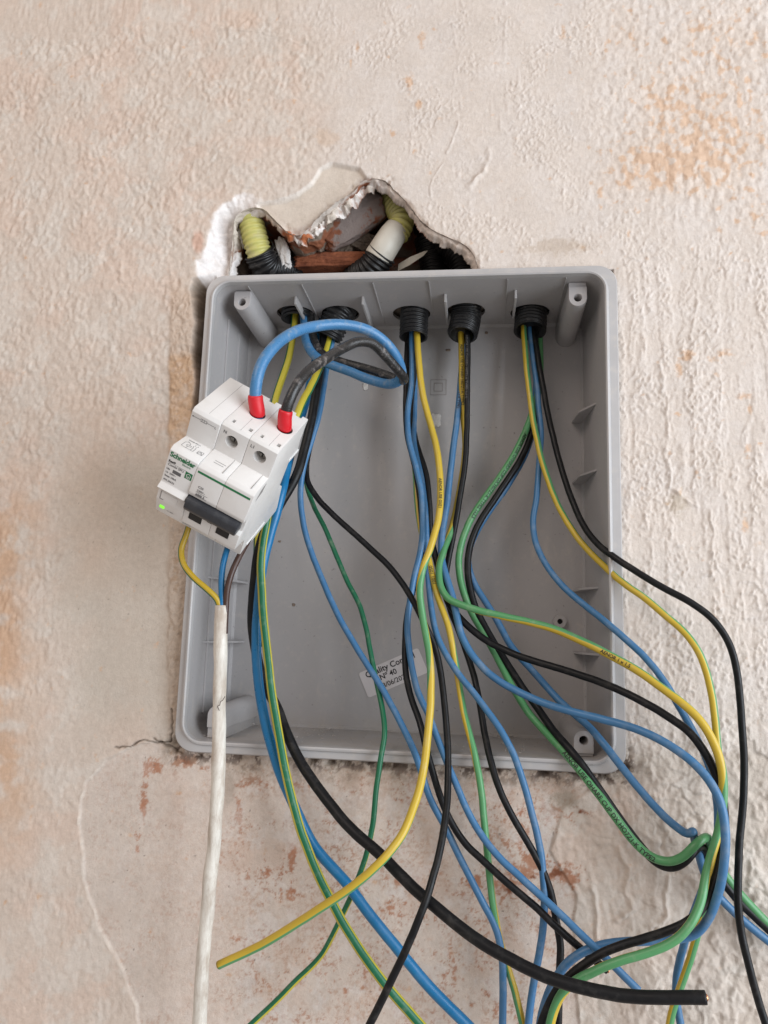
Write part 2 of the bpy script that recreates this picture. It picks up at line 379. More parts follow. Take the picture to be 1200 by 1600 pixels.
    t = blob(1010, 260, 70, 45) + blob(1090, 260, 90, 50) + .9 * blob(1130, 200, 90, 60) + .8 * blob(1040, 160, 60, 40) + .75 * blob(1130, 60, 120, 90) + .6 * blob(975, 60, 30, 50) + .6 * blob(1180, 340, 60, 50) + .45 * blob(950, 300, 30, 40)
    ob_ = perlin((X + ux_) / .0058, (Z + uz_) / .0064, 113)
    mix(sm(.55, .95, .62 * t + .75 * ob_ + .9 * sn) * .85, (.63, .42, .28)); mix(sm(.2, 1.0, t + .5 * sn) * .25, (.66, .50, .38))
    for cx, cy, rx, ry in ((1070, 555, 22, 14), (1062, 580, 10, 25), (1140, 550, 28, 12), (1158, 620, 22, 8), (1172, 640, 8, 14), (1168, 700, 14, 12), (1165, 815, 10, 25), (1110, 560, 12, 8), (660, 60, 10, 25), (640, 130, 12, 26), (655, 165, 8, 20), (615, 210, 6, 8), (558, 75, 5, 18), (548, 100, 3, 12), (880, 50, 8, 18), (890, 112, 6, 6), (1180, 850, 14, 8), (1062, 770, 8, 10)):
        mix(sm(.6, 1.1, blob(cx, cy, rx, ry) + .9 * sn) * .7, (.62, .38, .22))
    mix(sm(.4, .9, blob(1060, 790, 18, 30) + sn * .8) * .6, (.42, .34, .25))
    mix(sm(.5, .9, blob(870, 385, 70, 22) + sn * .8) * .5, (.47, .37, .28))
    mix(sm(.4, .8, blob(510, 215, 28, 18) + sn * .5) * .5, (.62, .46, .34))
    mix(sm(.35, .8, blob(375, 30, 40, 20) + sn * .5) * .4, (.66, .47, .36))
    # strip left of the box
    st2 = sm(262, 268, px + 5 * wx) * sm(310, 300, px) * sm(545, 562, py) * sm(840, 760, py)
    mix(st2 * sm(-.6, .2, sn2 + .2) * .9, (.56, .37, .23))
    mix(st2 * sm(.0, .3, sn) * .7, (.62, .47, .36))
    mix(sm(262, 270, px) * sm(312, 300, px) * sm(420, 470, py) * sm(570, 545, py) * .5, (.56, .41, .30))
    low = sm(255, 275, px + 8 * wx) * sm(300, 290, px) * sm(800, 840, py) * sm(1150, 1120, py)
    mix(low * .6, (.50, .38, .29)); mix(low * sm(.05, .35, sn) * .6, (.38, .26, .17))
    mix(sm(240, 262, px) * sm(330, 300, px) * sm(900, 1000, py) * sm(1150, 1110, py) * .35, (.44, .36, .29))
    # mortar grey-brown in the gap
    mix(gapw, (.19, .145, .105)); mix(gapw * sm(0, .4, sn), (.28, .23, .18))
    # red rust marks under the box
    fine = fbm(X, Z, .0030, 4, 141, .85)
    rn = fbm(X, Z, .007, 5, 121, .7)
    for cx, cy, rx, ry, a in ((288, 1188, 24, 16, 1.2), (235, 1200, 22, 18, .95), (222, 1250, 9, 45, .85), (214, 1320, 7, 36, .75), (372, 1265, 9, 70, .75), (395, 1215, 26, 22, .7), (455, 1350, 9, 60, .85), (420, 1362, 24, 12, .8), (450, 1400, 34, 14, .75), (368, 1467, 18, 9, .9), (400, 1495, 20, 8, .8), (460, 1535, 24, 10, .75), (475, 1230, 30, 12, .65), (610, 1420, 26, 24, .75), (640, 1250, 30, 40, .5), (630, 1380, 36, 16, .65), (620, 1500, 50, 30, .55), (740, 1390, 36, 26, .8), (790, 1385, 60, 30, .9), (830, 1360, 48, 26, 1.0), (880, 1370, 34, 22, 1.1), (855, 1420, 34, 22, .7), (800, 1320, 60, 50, .65), (850, 1270, 60, 30, .7), (905, 1268, 24, 12, .7), (700, 1300, 26, 20, .6), (560, 1545, 60, 30, .5), (700, 1520, 80, 30, .5), (760, 1560, 60, 30, .5), (920, 1480, 40, 30, .4), (318, 1200, 14, 6, .9), (345, 1330, 8, 30, .7)):
        mix(sm(.42, .85, blob(cx, cy, rx, ry) * a * .9 + (1.0 * rn + .5 * fine) * np.clip(blob(cx, cy, rx, ry) * 4, 0, 1)) * (.95), (.44, .21, .125))
    haze_ = np.clip(sm(330, 430, px) * sm(930, 860, px) + .35, 0, 1) * patch
    fine = fbm(X, Z, .0030, 4, 141, .85)
    mix(haze_ * sm(-.15, .15, fbm(X, Z, .03, 5, 142, .7)) * sm(-.08, .22, fine) * .55, (.50, .30, .205))
    mix(haze_ * sm(.03, .14, fbm(X, Z, .022, 5, 143, .7)) * sm(.02, .25, fine) * .65, (.42, .20, .125))
    mix(haze_ * sm(.05, .2, fbm(X, Z, .018, 5, 144, .7)) * .5, (.70, .64, .60))
    for cx, cy, rx, ry in ((290, 1190, 20, 12), (795, 1392, 22, 10), (870, 1365, 22, 12), (835, 1372, 12, 8), (905, 1268, 18, 8)):
        mix(sm(.7, 1.0, blob(cx, cy, rx, ry) + .6 * rn), (.24, .09, .045))
    # grey-brown and darker patches along the lower joint
    mix(under * sm(1150, 1185, py) * sm(-.1, .35, rn + .12) * .8, (.33, .27, .21))
    sm_ = sm(1300, 1200, py + 60 * sn2 + 30 * rn) * patch * sm(330, 380, px)
    mix(sm_ * sm(-.1, .2, fbm(X, Z, .016, 5, 161, .7)) * .55, (.47, .335, .26))
    jn = sm(1235, 1195, py + 26 * sn2) * sm(1170, 1190, py) * sm(330, 380, px)
    mix(jn * .5, (.44, .37, .30)); mix(jn * sm(.0, .2, rn) * .6, (.28, .215, .165)); mix(under * sm(1160, 1185, py) * sm(.0, .12, fbm(X, Z, .007, 4, 155, .7)), (.14, .10, .08))
    mix(sm(.4, .9, blob(880, 1250, 30, 20) + rn * .7) * .7, (.36, .31, .25))
    mix(sm(.45, .9, blob(352, 1230, 20, 40) + rn * .7) * .55, (.40, .33, .27))
    mix(corner * sm(-.4, .2, sn), (.30, .25, .20))
    # dark specks in the smooth patch
    sp = perlin(X / .0021, Z / .0024, 131)
    mix(sm(.78, .9, sp + .15 * mid) * (patch * .85 + smooth_left * .5 + .12 * goto_m), (.22, .17, .14))
    # chipped edge of the patch is bright
    mix(sm(-.12, .12, fbm(X, Z, .012, 3, 160)) * sm(2.6, .5, np.abs(sdp + 3.5 * fbm(X, Z, .004, 2, 46))) * sm(700, 600, px) * sm(-.2, .2, fbm(X, Z, .01, 2, 48) + .1) * .7, (.72, .64, .56))
    for pts in ([(180, 1170), (225, 1158), (262, 1160)], [(262, 1160), (272, 1140), (268, 1105)], [(240, 1152), (262, 1168), (285, 1178)]):
        mix(sm(2.5, 0, line_d(jx, jy, pts)) * .8, (.16, .12, .09))
    mix(lowright * .5, (.62, .56, .50))
    mix(lowright * sm(.02, -.03, ter) * .45, (.55, .47, .40))
    # hole surroundings
    lsm = sm(0, -6, e0 + 4 * sn) * sm(425, 375, px)
    mix(lsm, (.86, .82, .80)); mix(lsm * sm(.1, .45, rn) * .35, (.6, .5, .44))
    mix(sm(.3, .8, blob(309, 378, 11, 22) + sn * .3), (.62, .42, .33))
    mix(lm, (.64, .56, .48)); mix(sm(3, 0, np.abs(el)) * sm(585, 500, px) * sm(345, 320, py) * .8, (.80, .74, .68))
    mix(chip * (1 - cavc), (.84, .79, .76)); mix(chip * (1 - cavc) * sm(.02, .15, fbm(X, Z, .005, 4, 152, .7) + blob(605, 310, 40, 20) * .3 - .02) * .8, (.52, .34, .26))
    mix(brk * (1 - chip) * .5 * (1 - cav), (.52, .45, .38))
    mix(edge_r * .7 * (1 - cav), (.66, .55, .47))
    ob = sm(.45, .7, blob(447, 366, 14, 12) + blob(482, 368, 18, 9) + rn * .4)
    mix(ob * sm(14, 4, np.abs(e1)), (.46, .15, .06))
    hd = WALL_Y - Y                                             # height again
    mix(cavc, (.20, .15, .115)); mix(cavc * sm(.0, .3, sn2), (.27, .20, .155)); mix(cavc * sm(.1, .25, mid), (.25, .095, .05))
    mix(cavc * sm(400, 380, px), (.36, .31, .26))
    mix(recm, (.22, .18, .15))
    col = np.clip(col * (1 + .06 * mid[..., None] + .05 * fbm(X, Z, .0025, 3, 150, .9)[..., None]), 0, 1)

    ny, nx = X.shape
    me = bpy.data.meshes.new("wall"); nv = nx * ny
    co = np.stack([X, Y, Z], -1).reshape(-1, 3).astype(np.float32)
    me.vertices.add(nv); me.vertices.foreach_set("co", co.ravel())
    idx = np.arange(nv).reshape(ny, nx)
    q = np.stack([idx[:-1, :-1], idx[:-1, 1:], idx[1:, 1:], idx[1:, :-1]], -1).reshape(-1, 4).astype(np.int32)
    drop = ((e1 < -2.6) & (Z > .1602)).ravel()
    q = q[~(drop[q].all(1))]
    nf = len(q); me.loops.add(nf * 4); me.polygons.add(nf)
    me.loops.foreach_set("vertex_index", q.ravel())
    me.polygons.foreach_set("loop_start", (np.arange(nf) * 4).astype(np.int32))
    me.update(calc_edges=True)
    at_ = me.attributes.new('col', 'FLOAT_COLOR', 'POINT')
    at_.data.foreach_set('color', np.concatenate([col.reshape(-1, 3), np.ones((nv, 1))], 1).astype(np.float32).ravel())
    o = link_me("wall", me, M['wall'])
    tag(o, "old cream plastered wall, scraped and stained, with a ragged broken hole above the grey box", "wall", kind="structure")
build_wall()

def build_cavity():
    hole = [(349, 445), (351, 430), (354, 405), (366, 360), (372, 342), (391, 329), (413, 330), (428, 343), (441, 356), (453, 367), (468, 371), (481, 364), (495, 348), (513, 332), (532, 317), (554, 304), (565, 290), (584, 283), (605, 289), (616, 301), (630, 314), (644, 331), (657, 348), (678, 364), (702, 375), (724, 385), (737, 398), (743, 412), (747, 428)]
    S = catmull([(*at(a, b, WALL_Y + .0015), 0) for a, b in hole], .0006)[:, :3]
    n = len(S); cx = np.array(at(540, 400, WALL_Y)); rows = 90
    dep = np.linspace(-.001, .080, rows); u = np.cumsum(np.r_[0, np.linalg.norm(np.diff(S, axis=0), axis=1)])
    U, DD = np.meshgrid(u, dep)
    out = S - cx; out[:, 1] = 0; out /= np.linalg.norm(out, axis=1)[:, None]
    k = sm(.0, .012, DD)
    off = .0006 + .0045 * k * fbm(U, DD, .02, 5, 300, .6) + .0035 * k * sm(.05, .12, fbm(U, DD, .03, 3, 306)) - .002 * k + .0006 * fbm(U, DD, .003, 3, 310, .7)
    P = S[None] + out[None] * off[..., None]; ys = .011 * sm(.050, .020, U); P[..., 1] = WALL_Y + DD + ys * sm(.08, .0, DD) + .0006 * fbm(U, DD, .005, 2, 312); flare = sm(-.060, -.035, P[..., 0]) * np.clip(DD - .004, 0, 1); P[..., 2] += .62 * flare; P[..., 0] += .25 * flare * sm(.0, .03, P[..., 0]); P[..., 2] = np.maximum(P[..., 2], .1578)
    br = sm(.03, .10, fbm(U, DD, .03, 4, 320)); d = fbm(U, DD, .008, 4, 325, .7)
    pla = sm(.010, .005, DD + .008 * d + .006 * sm(.13, .16, U))
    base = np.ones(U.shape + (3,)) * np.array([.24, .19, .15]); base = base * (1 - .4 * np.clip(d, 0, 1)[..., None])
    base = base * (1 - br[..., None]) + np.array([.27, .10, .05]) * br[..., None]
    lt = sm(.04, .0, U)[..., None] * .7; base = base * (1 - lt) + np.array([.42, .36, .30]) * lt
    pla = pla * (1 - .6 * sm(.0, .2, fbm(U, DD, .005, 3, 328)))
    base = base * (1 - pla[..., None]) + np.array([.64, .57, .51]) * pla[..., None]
    # lumpy back of the hole
    gx = np.linspace(-.16, .12, 200); gz = np.linspace(.1578, .31, 120); GX, GZ = np.meshgrid(gx, gz)
    GY = .072 + .010 * fbm(GX, GZ, .03, 5, 330, .6); b2 = sm(.0, .08, fbm(GX, GZ, .03, 3, 335))[..., None]
    bc = np.array([.20, .155, .12]) * (1 - b2) + np.array([.22, .08, .045]) * b2
    V = np.concatenate([P.reshape(-1, 3), np.stack([GX, GY, GZ], -1).reshape(-1, 3)]); Cc = np.concatenate([base.reshape(-1, 3), bc.reshape(-1, 3)])
    def quads(r, c, o): 
        i = np.arange(r * c).reshape(r, c) + o; return np.stack([i[:-1, :-1], i[:-1, 1:], i[1:, 1:], i[1:, :-1]], -1).reshape(-1, 4)
    F = np.concatenate([quads(rows, n, 0), quads(120, 200, rows * n)])
    me = bpy.data.meshes.new("wall_cavity"); me.from_pydata(V.tolist(), [], F.tolist()); me.update()
    a = me.attributes.new('col', 'FLOAT_COLOR', 'POINT'); a.data.foreach_set('color', np.concatenate([Cc, np.ones((len(Cc), 1))], 1).astype(np.float32).ravel())
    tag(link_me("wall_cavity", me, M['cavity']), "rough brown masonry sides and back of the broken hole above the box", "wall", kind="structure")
CAV = build_cavity

# ------------------------------------------------------------ rubble inside the broken hole
def lump(name, c, size, mat, seed, rot=(0, 0, 0), cuts=5, rough=.25, parent=None):
    bm = bmesh.new(); bmesh.ops.create_icosphere(bm, subdivisions=cuts, radius=1)
    rs = random.Random(seed); from mathutils import noise as mn
    off = Vector((rs.random() * 50, rs.random() * 50, rs.random() * 50))
    for v in bm.verts:
        p = v.co.copy(); m_ = max(abs(p.x), abs(p.y), abs(p.z)); p = p.lerp(p / m_ * .85, .55)
        n = mn.fractal(p * 1.6 + off, 1.0, 2.0, 6)
        v.co = p * (1 + rough * n)
    bmesh.ops.scale(bm, vec=size, verts=bm.verts)
    o = link_bm(name, bm, mat, parent); o.location = c; o.rotation_euler = [R(a) for a in rot]
    return o
tag(lump("brick_fragment", at(548, 345, .034), (.031, .010, .015), M['brickm'], 3, (18, -36, 4), 6, .12), "slanting red brick fragment smeared with grey mortar under the peak of the hole", "brick")
tag(lump("brick_fragment", at(520, 418, .050), (.036, .018, .007), M['brick'], 4, (0, -2, 3), 6, .12), "dark terracotta brick lying flat at the bottom of the hole just above the box", "brick")
tag(lump("mortar_lump", at(560, 378, .052), (.020, .012, .009), M['mortar'], 8, (10, 8, 20), 6, .4), "brown crumbling mortar lump wedged under the slanting brick fragment", "mortar lump", "mortar lumps in the hole")
tag(lump("mortar_lump", at(539, 388, .046), (.0062, .006, .009), M['mortar'], 9, (0, 20, 0), 5, .4), "small pale mortar knob sticking down in the middle of the hole", "mortar lump", "mortar lumps in the hole")
tag(lump("mortar_lump", at(490, 386, .045), (.016, .010, .012), M['mortar_dark'], 12, (0, 10, 0), 6, .3), "dark grey-brown mortar lump right of the yellow tube", "mortar lump", "mortar lumps in the hole")
tag(lump("plaster_piece", at(443, 396, .030), (.005, .004, .013), M['plaster_lump'], 14, (0, -14, 0), 5, .3), "white plaster sliver standing right of the black end of the left tube", "plaster piece")

# ------------------------------------------------------------ lofted rounded rectangles for the box
def rrect(x0, x1, z0, z1, r, y, n=8):
    pts = []
    for cx, cz, a0 in ((x1 - r, z1 - r, 0), (x0 + r, z1 - r, 90), (x0 + r, z0 + r, 180), (x1 - r, z0 + r, 270)):
        for k in range(n + 1):
            a = R(a0 + 90 * k / n); pts.append(Vector((cx + r * math.cos(a), y, cz + r * math.sin(a))))
    return pts
def loft(bm, rings, cap0=False, cap1=False, closed=False):
    V = [[bm.verts.new(p) for p in r] for r in rings]
    n = len(V[0]); seq = list(zip(V[:-1], V[1:]))
    if closed: seq.append((V[-1], V[0]))
    for a, b in seq:
        for i in range(n):
            j = (i + 1) % n; bm.faces.new((a[i], a[j], b[j], b[i]))
    if cap0: bm.faces.new(V[0][::-1])
    if cap1: bm.faces.new(V[-1])
    return V
XL, XR, ZT, ZB = -.1330, .1312, .1548, -.1537
HOLES = [atz(462, 491, .154), atz(532, 491, .154), atz(643, 491, .154), atz(728, 487, .154), atz(828, 489, .154)]
box = empty("junction_box", (0, 0, 0))
tag(box, "open grey plastic junction box sunk in the wall with no lid", "junction box")
def build_box():
    bm = bmesh.new()
    o = .0003
    rings = [rrect(-.1345, .1325, -.1545, .1560, .010, .0815), rrect(-.1355, .1340, -.1560, .1570, .011, .010),
             rrect(XL - .002, XR + .002, ZB - .002, ZT + .002, .012, .0085),
             rrect(XL - .002, XR + .002, ZB - .002, ZT + .002, .012, .0015),
             rrect(XL, XR, ZB, ZT, .0115, .0015),
             rrect(XL + .0012, XR - .0030, ZB + .0012, ZT - .0008, .0095, .076), rrect(XL + .0030, XR - .0048, ZB + .003, ZT - .0026, .0085, .0780)]
    loft(bm, rings, True, True)
    bmesh.ops.recalc_face_normals(bm, faces=bm.faces)
    shell = link_bm("shell", bm, M['box'], None)
    cut = []
    for h in HOLES:
        b2 = bmesh.new(); bmesh.ops.create_cone(b2, cap_ends=True, segments=40, radius1=.0142, radius2=.0142, depth=.03, matrix=Matrix.Translation((h.x, h.y, .156)))
        cut.append(link_bm("cutter", b2, M['box']))
    apply_boolean(shell, cut); shell.parent = box; sharp(shell, 35)
    # rim with a fine raised lip
    bm = bmesh.new()
    q = .14; h_ = .1614
    prof = [(q, h_, .012, .0100), (q, h_, .013, .0002), (q - .0008, h_ - .0008, .0125, -.0012), (None, 3.0, .012, -.0014), (None, 2.2, .0118, -.0030), (None, 1.1, .0115, -.0034), (None, .2, .0113, -.0028), (None, .0, .0112, .0012)]
    rings = []
    for a, b, r, y in prof:
        if a is None:
            e = b / 1000; rings.append(rrect(XL - e, XR + e, ZB - e, ZT + e, r + e, y))
        else: rings.append(rrect(-a, a, -b, b, r, y))
    rings.append(rrect(XL - .0018, XR + .0018, ZB - .0018, ZT + .0018, .013, .0013)); rings.append(rrect(-.1385, .1385, -.1598, .1598, .012, .0100))
    loft(bm, rings, closed=True); bmesh.ops.recalc_face_normals(bm, faces=bm.faces)
    rim = link_bm("rim", bm, M['rim'], box); sharp(rim, 40)
build_box()

def boxm(bm, x0, x1, y0, y1, z0, z1, bev=0.0):
    r = bmesh.ops.create_cube(bm, size=1)
    for v in r['verts']:
        v.co = Vector(((x0 + x1) / 2 + v.co.x * (x1 - x0), (y0 + y1) / 2 + v.co.y * (y1 - y0), (z0 + z1) / 2 + v.co.z * (z1 - z0)))
    if bev:
        es = set(e for v in r['verts'] for e in v.link_edges)
        bmesh.ops.bevel(bm, geom=list(es), offset=bev, segments=2, affect='EDGES', profile=.6)
# screw posts: hollow round posts with a web to the wall
def post(px, py, up, sgn_x=0):
    c = at(px, py, .008)
    bm = bmesh.new(); n = 28; r = .0062; rh = .0026
    def ring(rad, y, sc=1.0, web=True):
        pts = []
        wz = (ZT - .0005 if up > 0 else ZB + .0005)
        for k in range(n):
            a = 2 * math.pi * k / n; x = math.cos(a) * rad; z = math.sin(a) * rad
            if web and z * up > 0:
                x = math.copysign(rad, x) if abs(x) > 1e-9 else 0
                z = min(abs(z) * 1.0 + (abs(z) / rad) * .0045, .0075) * up
            pts.append(Vector((c.x + x * sc, y, c.z + z)))
        return pts
    rings = [ring(r * 1.22, .0782), ring(r * 1.0, .009), ring(r * .93, .008), ring(rh * 1.1, .008, web=False), ring(rh, .0085, web=False), ring(rh * .9, .03, web=False)]
    loft(bm, rings, False, True); bmesh.ops.recalc_face_normals(bm, faces=bm.faces)
    p = link_bm("screw_post", bm, M['box'], box); sharp(p, 40)
    # web that ties the post to the nearby wall
    bm = bmesh.new()
    if up > 0: boxm(bm, c.x - .0058, c.x + .0058, .0095, .0775, c.z + .004, ZT - .0004, .0004)
    else: boxm(bm, c.x - .0058, c.x + .0058, .0095, .0775, ZB + .0004, c.z - .004, .0004)
    link_bm("web", bm, M['box'], p, False)
    bm = bmesh.new(); bmesh.ops.create_circle(bm, cap_ends=True, segments=20, radius=rh * .95, matrix=Matrix.Translation((c.x, .0284, c.z)) @ Matrix.Rotation(R(90), 4, 'X'))
    link_bm("screw_hole_shade", bm, M['slot_shade'], p)  # black disc near the bottom of the hole, painting its shade
post(378, 472, 1); post(903, 465, 1); post(912, 1157, -1); post(338, 1118, -1)
# ribs on the top wall between the openings, small fins on the side walls
for (a, b) in (((462, 462), (478, 492)), ((567, 462), (588, 505)), ((696, 458), (700, 490)), ((806, 452), (809, 480))):
    pa = atz(*a, ZT); pb = atz(*b, ZT)
    bm = bmesh.new(); boxm(bm, pa.x - .0008, pa.x + .0008, pa.y, min(pb.y + .006, .077), ZT - .0065, ZT - .0003, .0003)
    link_bm("rib", bm, M['rim'], box, False)
for py in (640, 741, 920, 1022):
    p = at(930, py, .045); bm = bmesh.new()
    vs = [(XR - .0012, .030, p.z), (XR - .0040, .0775, p.z), (XR - .0115, .0775, p.z), (XR - .0100, .050, p.z)]
    v0 = [bm.verts.new(Vector(v) + Vector((0, 0, .0007))) for v in vs]; v1 = [bm.verts.new(Vector(v) - Vector((0, 0, .0007))) for v in vs]
    bm.faces.new(v0); bm.faces.new(v1[::-1])
    for i in range(4): bm.faces.new((v0[i], v1[i], v1[(i + 1) % 4], v0[(i + 1) % 4]))
    bmesh.ops.recalc_face_normals(bm, faces=bm.faces); link_bm("fin", bm, M['box'], box, False)
for py in (906, 1003):
    p = at(350, py, .045); bm = bmesh.new()
    vs = [(XL + .0004, .020, p.z), (XL + .001, .0775, p.z), (XL + .0115, .0775, p.z), (XL + .0080, .040, p.z)]
    v0 = [bm.verts.new(Vector(v) + Vector((0, 0, .0007))) for v in vs]; v1 = [bm.verts.new(Vector(v) - Vector((0, 0, .0007))) for v in vs]
    bm.faces.new(v0); bm.faces.new(v1[::-1])
    for i in range(4): bm.faces.new((v0[i], v1[i], v1[(i + 1) % 4], v0[(i + 1) % 4]))
    bmesh.ops.recalc_face_normals(bm, faces=bm.faces); link_bm("fin", bm, M['box'], box, False)
# raised mould lines across the top wall
for a in (392, 476, 586, 672, 792, 880):
    p = atz(a, 452, ZT); bm = bmesh.new(); boxm(bm, p.x - .00022, p.x + .00022, .002, .0765, ZT - .0012, ZT - .0002)
    link_bm("mould_line", bm, M['rim'], box, False)
# vertical mould folds on the left wall
for dy in (.026, .052):
    bm = bmesh.new(); boxm(bm, XL + .0002, XL + .0017, dy, dy + .0035, ZB + .014, ZT - .014, .0006)
    link_bm("mould_line", bm, M['box'], box, False)
# small boss ring on the back
def ringobj(name, c, ro, ri, h, mat, parent, axis='Y'):
    bm = bmesh.new(); n = 28
    def cr(r, y): return [Vector((c[0] + r * math.cos(2 * math.pi * k / n), y, c[2] + r * math.sin(2 * math.pi * k / n))) for k in range(n)]
    loft(bm, [cr(ro * 1.05, c[1]), cr(ro, c[1] - h), cr(ri, c[1] - h), cr(ri, c[1] + .0)], False, True)
    bmesh.ops.recalc_face_normals(bm, faces=bm.faces); return sharp(link_bm(name, bm, mat, parent), 40)
bp = at(875, 971, .074); ringobj("boss", (bp.x, .0781, bp.z), .0046, .0019, .0045, M['box'], box)
bm = bmesh.new(); bmesh.ops.create_circle(bm, cap_ends=True, segments=20, radius=.0018, matrix=Matrix.Translation((bp.x, .0772, bp.z)) @ Matrix.Rotation(R(90), 4, 'X'))
link_bm("boss_hole_shade", bm, M['slot_shade'], box)  # black disc that stands for the shade inside the boss
# moulded double square sign
bm = bmesh.new()
for s_, in ((.0060,), (.0032,)):
    c = at(685, 605, .0779); w_ = .00035
    for dx, dz, lx, lz in ((0, s_, s_, w_), (0, -s_, s_, w_), (s_, 0, w_, s_), (-s_, 0, w_, s_)):
        boxm(bm, c.x + dx - lx, c.x + dx + lx, .0777, .07805, c.z + dz - lz, c.z + dz + lz)
link_bm("double_square_mark", bm, M['mark'], box, False)
# plaster splats stuck to the back
for k, (a, b, rx, rz) in enumerate(((571, 604, .0022, .0032), (681, 657, .0042, .0060), (459, 945, .0012, .0012), (437, 846, .0011, .0008), (760, 520, .0012, .0012), (700, 547, .0020, .0010))):
    c = at(a, b, .0778)
    lump("plaster_splat", c, (rx, .0004, rz), M['mortar'] if k > 1 else M['plaster_lump'], 30 + k, cuts=3, rough=.3, parent=box)

# text ---------------------------------------------------------------------------------
def text_mesh(body, size, bold=0.0, align='LEFT', fine=None):
    cu = bpy.data.curves.new("t", 'FONT'); cu.body = body; cu.size = size; cu.align_x = align; cu.offset = bold * size; cu.resolution_u = 3
    o = bpy.data.objects.new("t", cu); COL.objects.link(o); bpy.context.view_layer.update()
    me = bpy.data.meshes.new_from_object(o.evaluated_get(bpy.context.evaluated_depsgraph_get()))
    bpy.data.objects.remove(o, do_unlink=True)
    bm = bmesh.new(); bm.from_mesh(me)
    if fine:
        bmesh.ops.triangulate(bm, faces=bm.faces)
        for _ in range(4):
            es = [e for e in bm.edges if e.calc_length() > fine]
            if not es: break
            bmesh.ops.subdivide_edges(bm, edges=es, cuts=1); bmesh.ops.triangulate(bm, faces=[f for f in bm.faces if len(f.verts) > 3])
    return bm
# sticker
tl, tr_, br_, bl_ = [at(a, b, .0776) for a, b in ((560, 1052), (653, 1012), (667, 1047), (577, 1090))]
ux = (tr_ - tl).normalized(); uz = (tl - bl_).normalized(); uz = (uz - ux * uz.dot(ux)).normalized()
W_ = (tr_ - tl).length; H_ = (tl - bl_).length
bm = bmesh.new(); rr = .0018; pts = []
for cx, cz, a0 in ((W_ - rr, H_ - rr, 0), (rr, H_ - rr, 90), (rr, rr, 180), (W_ - rr, rr, 270)):
    for k in range(6): a = R(a0 + 18 * k); pts.append((cx + rr * math.cos(a), cz + rr * math.sin(a)))
org = tl - uz * H_
v0 = [bm.verts.new(org + ux * p[0] + uz * p[1] + Vector((0, -.0001, 0))) for p in pts]; v1 = [bm.verts.new(org + ux * p[0] + uz * p[1] + Vector((0, .0002, 0))) for p in pts]
bm.faces.new(v0); bm.faces.new(v1[::-1])
for i in range(len(v0)): bm.faces.new((v0[i], v1[i], v1[(i + 1) % len(v0)], v0[(i + 1) % len(v0)]))
bmesh.ops.recalc_face_normals(bm, faces=bm.faces)
stk = link_bm("sticker", bm, M['sticker'], box, False)
for body, sz, bx, bz, bo in (("Quality Control", .0060, .50, .71, .018), ("Nº 40", .0055, .42, .43, .018), ("08/06/2026", .0050, .46, .12, .008)):
    tb = text_mesh(body, sz, bo, 'CENTER')
    for v in tb.verts: v.co = org + ux * (W_ * bx + v.co.x) + uz * (H_ * bz + v.co.y) + Vector((0, -.00025, 0))
    link_bm("printed_text", tb, M['black_print'], stk, False)

# crumbs of plaster on the bottom wall of the box
bm = bmesh.new(); rs = random.Random(5)
for k in range(420):
    x = rs.choice((rs.uniform(XL + .012, XR - .012), rs.gauss(-.06, .012), rs.gauss(-.118, .008), rs.gauss(.02, .02), rs.gauss(.075, .01))); x = min(max(x, XL + .008), XR - .01); y = rs.uniform(.004, .076) if rs.random() < .6 else rs.uniform(.055, .077); s = rs.uniform(.00015, .00045) * (2.6 if rs.random() < .06 else 1)
    r = bmesh.ops.create_icosphere(bm, subdivisions=1, radius=1)
    for v in r['verts']: v.co = Vector((x, y, ZB + .0012 + s * .3 + .001 * y / .078)) + Vector((v.co.x * s * rs.uniform(.6, 1.6), v.co.y * s, v.co.z * s * .6))
tag(link_bm("plaster_crumbs", bm, M['crumb'], None, False), "pale plaster crumbs and dust on the bottom inside of the grey box", "crumbs", kind="stuff")

# ------------------------------------------------------------ tubes
def catmull(P, step):
    """P: list of tuples of floats (first three a position); centripetal-ish sampling"""
    A = [np.array(p, float) for p in P]
    A = [2 * A[0] - A[1]] + A + [2 * A[-1] - A[-2]]
    out = []
    for i in range(1, len(A) - 2):
        p0, p1, p2, p3 = A[i - 1:i + 3]
        d1 = max(np.linalg.norm((p1 - p0)[:3]), 1e-6) ** .5; d2 = max(np.linalg.norm((p2 - p1)[:3]), 1e-6) ** .5; d3 = max(np.linalg.norm((p3 - p2)[:3]), 1e-6) ** .5
        m1 = (p1 - p0) / d1 - (p2 - p0) / (d1 + d2) + (p2 - p1) / d2
        m2 = (p2 - p1) / d2 - (p3 - p1) / (d2 + d3) + (p3 - p2) / d3
        m1 = m1 * d2; m2 = m2 * d2
        n = max(2, int(d2 * d2 / step))
        for k in range(n):
            t = k / n; out.append((2 * t ** 3 - 3 * t * t + 1) * p1 + (t ** 3 - 2 * t * t + t) * m1 + (-2 * t ** 3 + 3 * t * t) * p2 + (t ** 3 - t * t) * m2)
    out.append(A[-2]); return np.array(out)
def relax(S, it):
    """light smoothing that takes the wobble out of traced points"""
    for _ in range(it):
        S[1:-1] = .5 * S[1:-1] + .25 * (S[:-2] + S[2:])
    return S
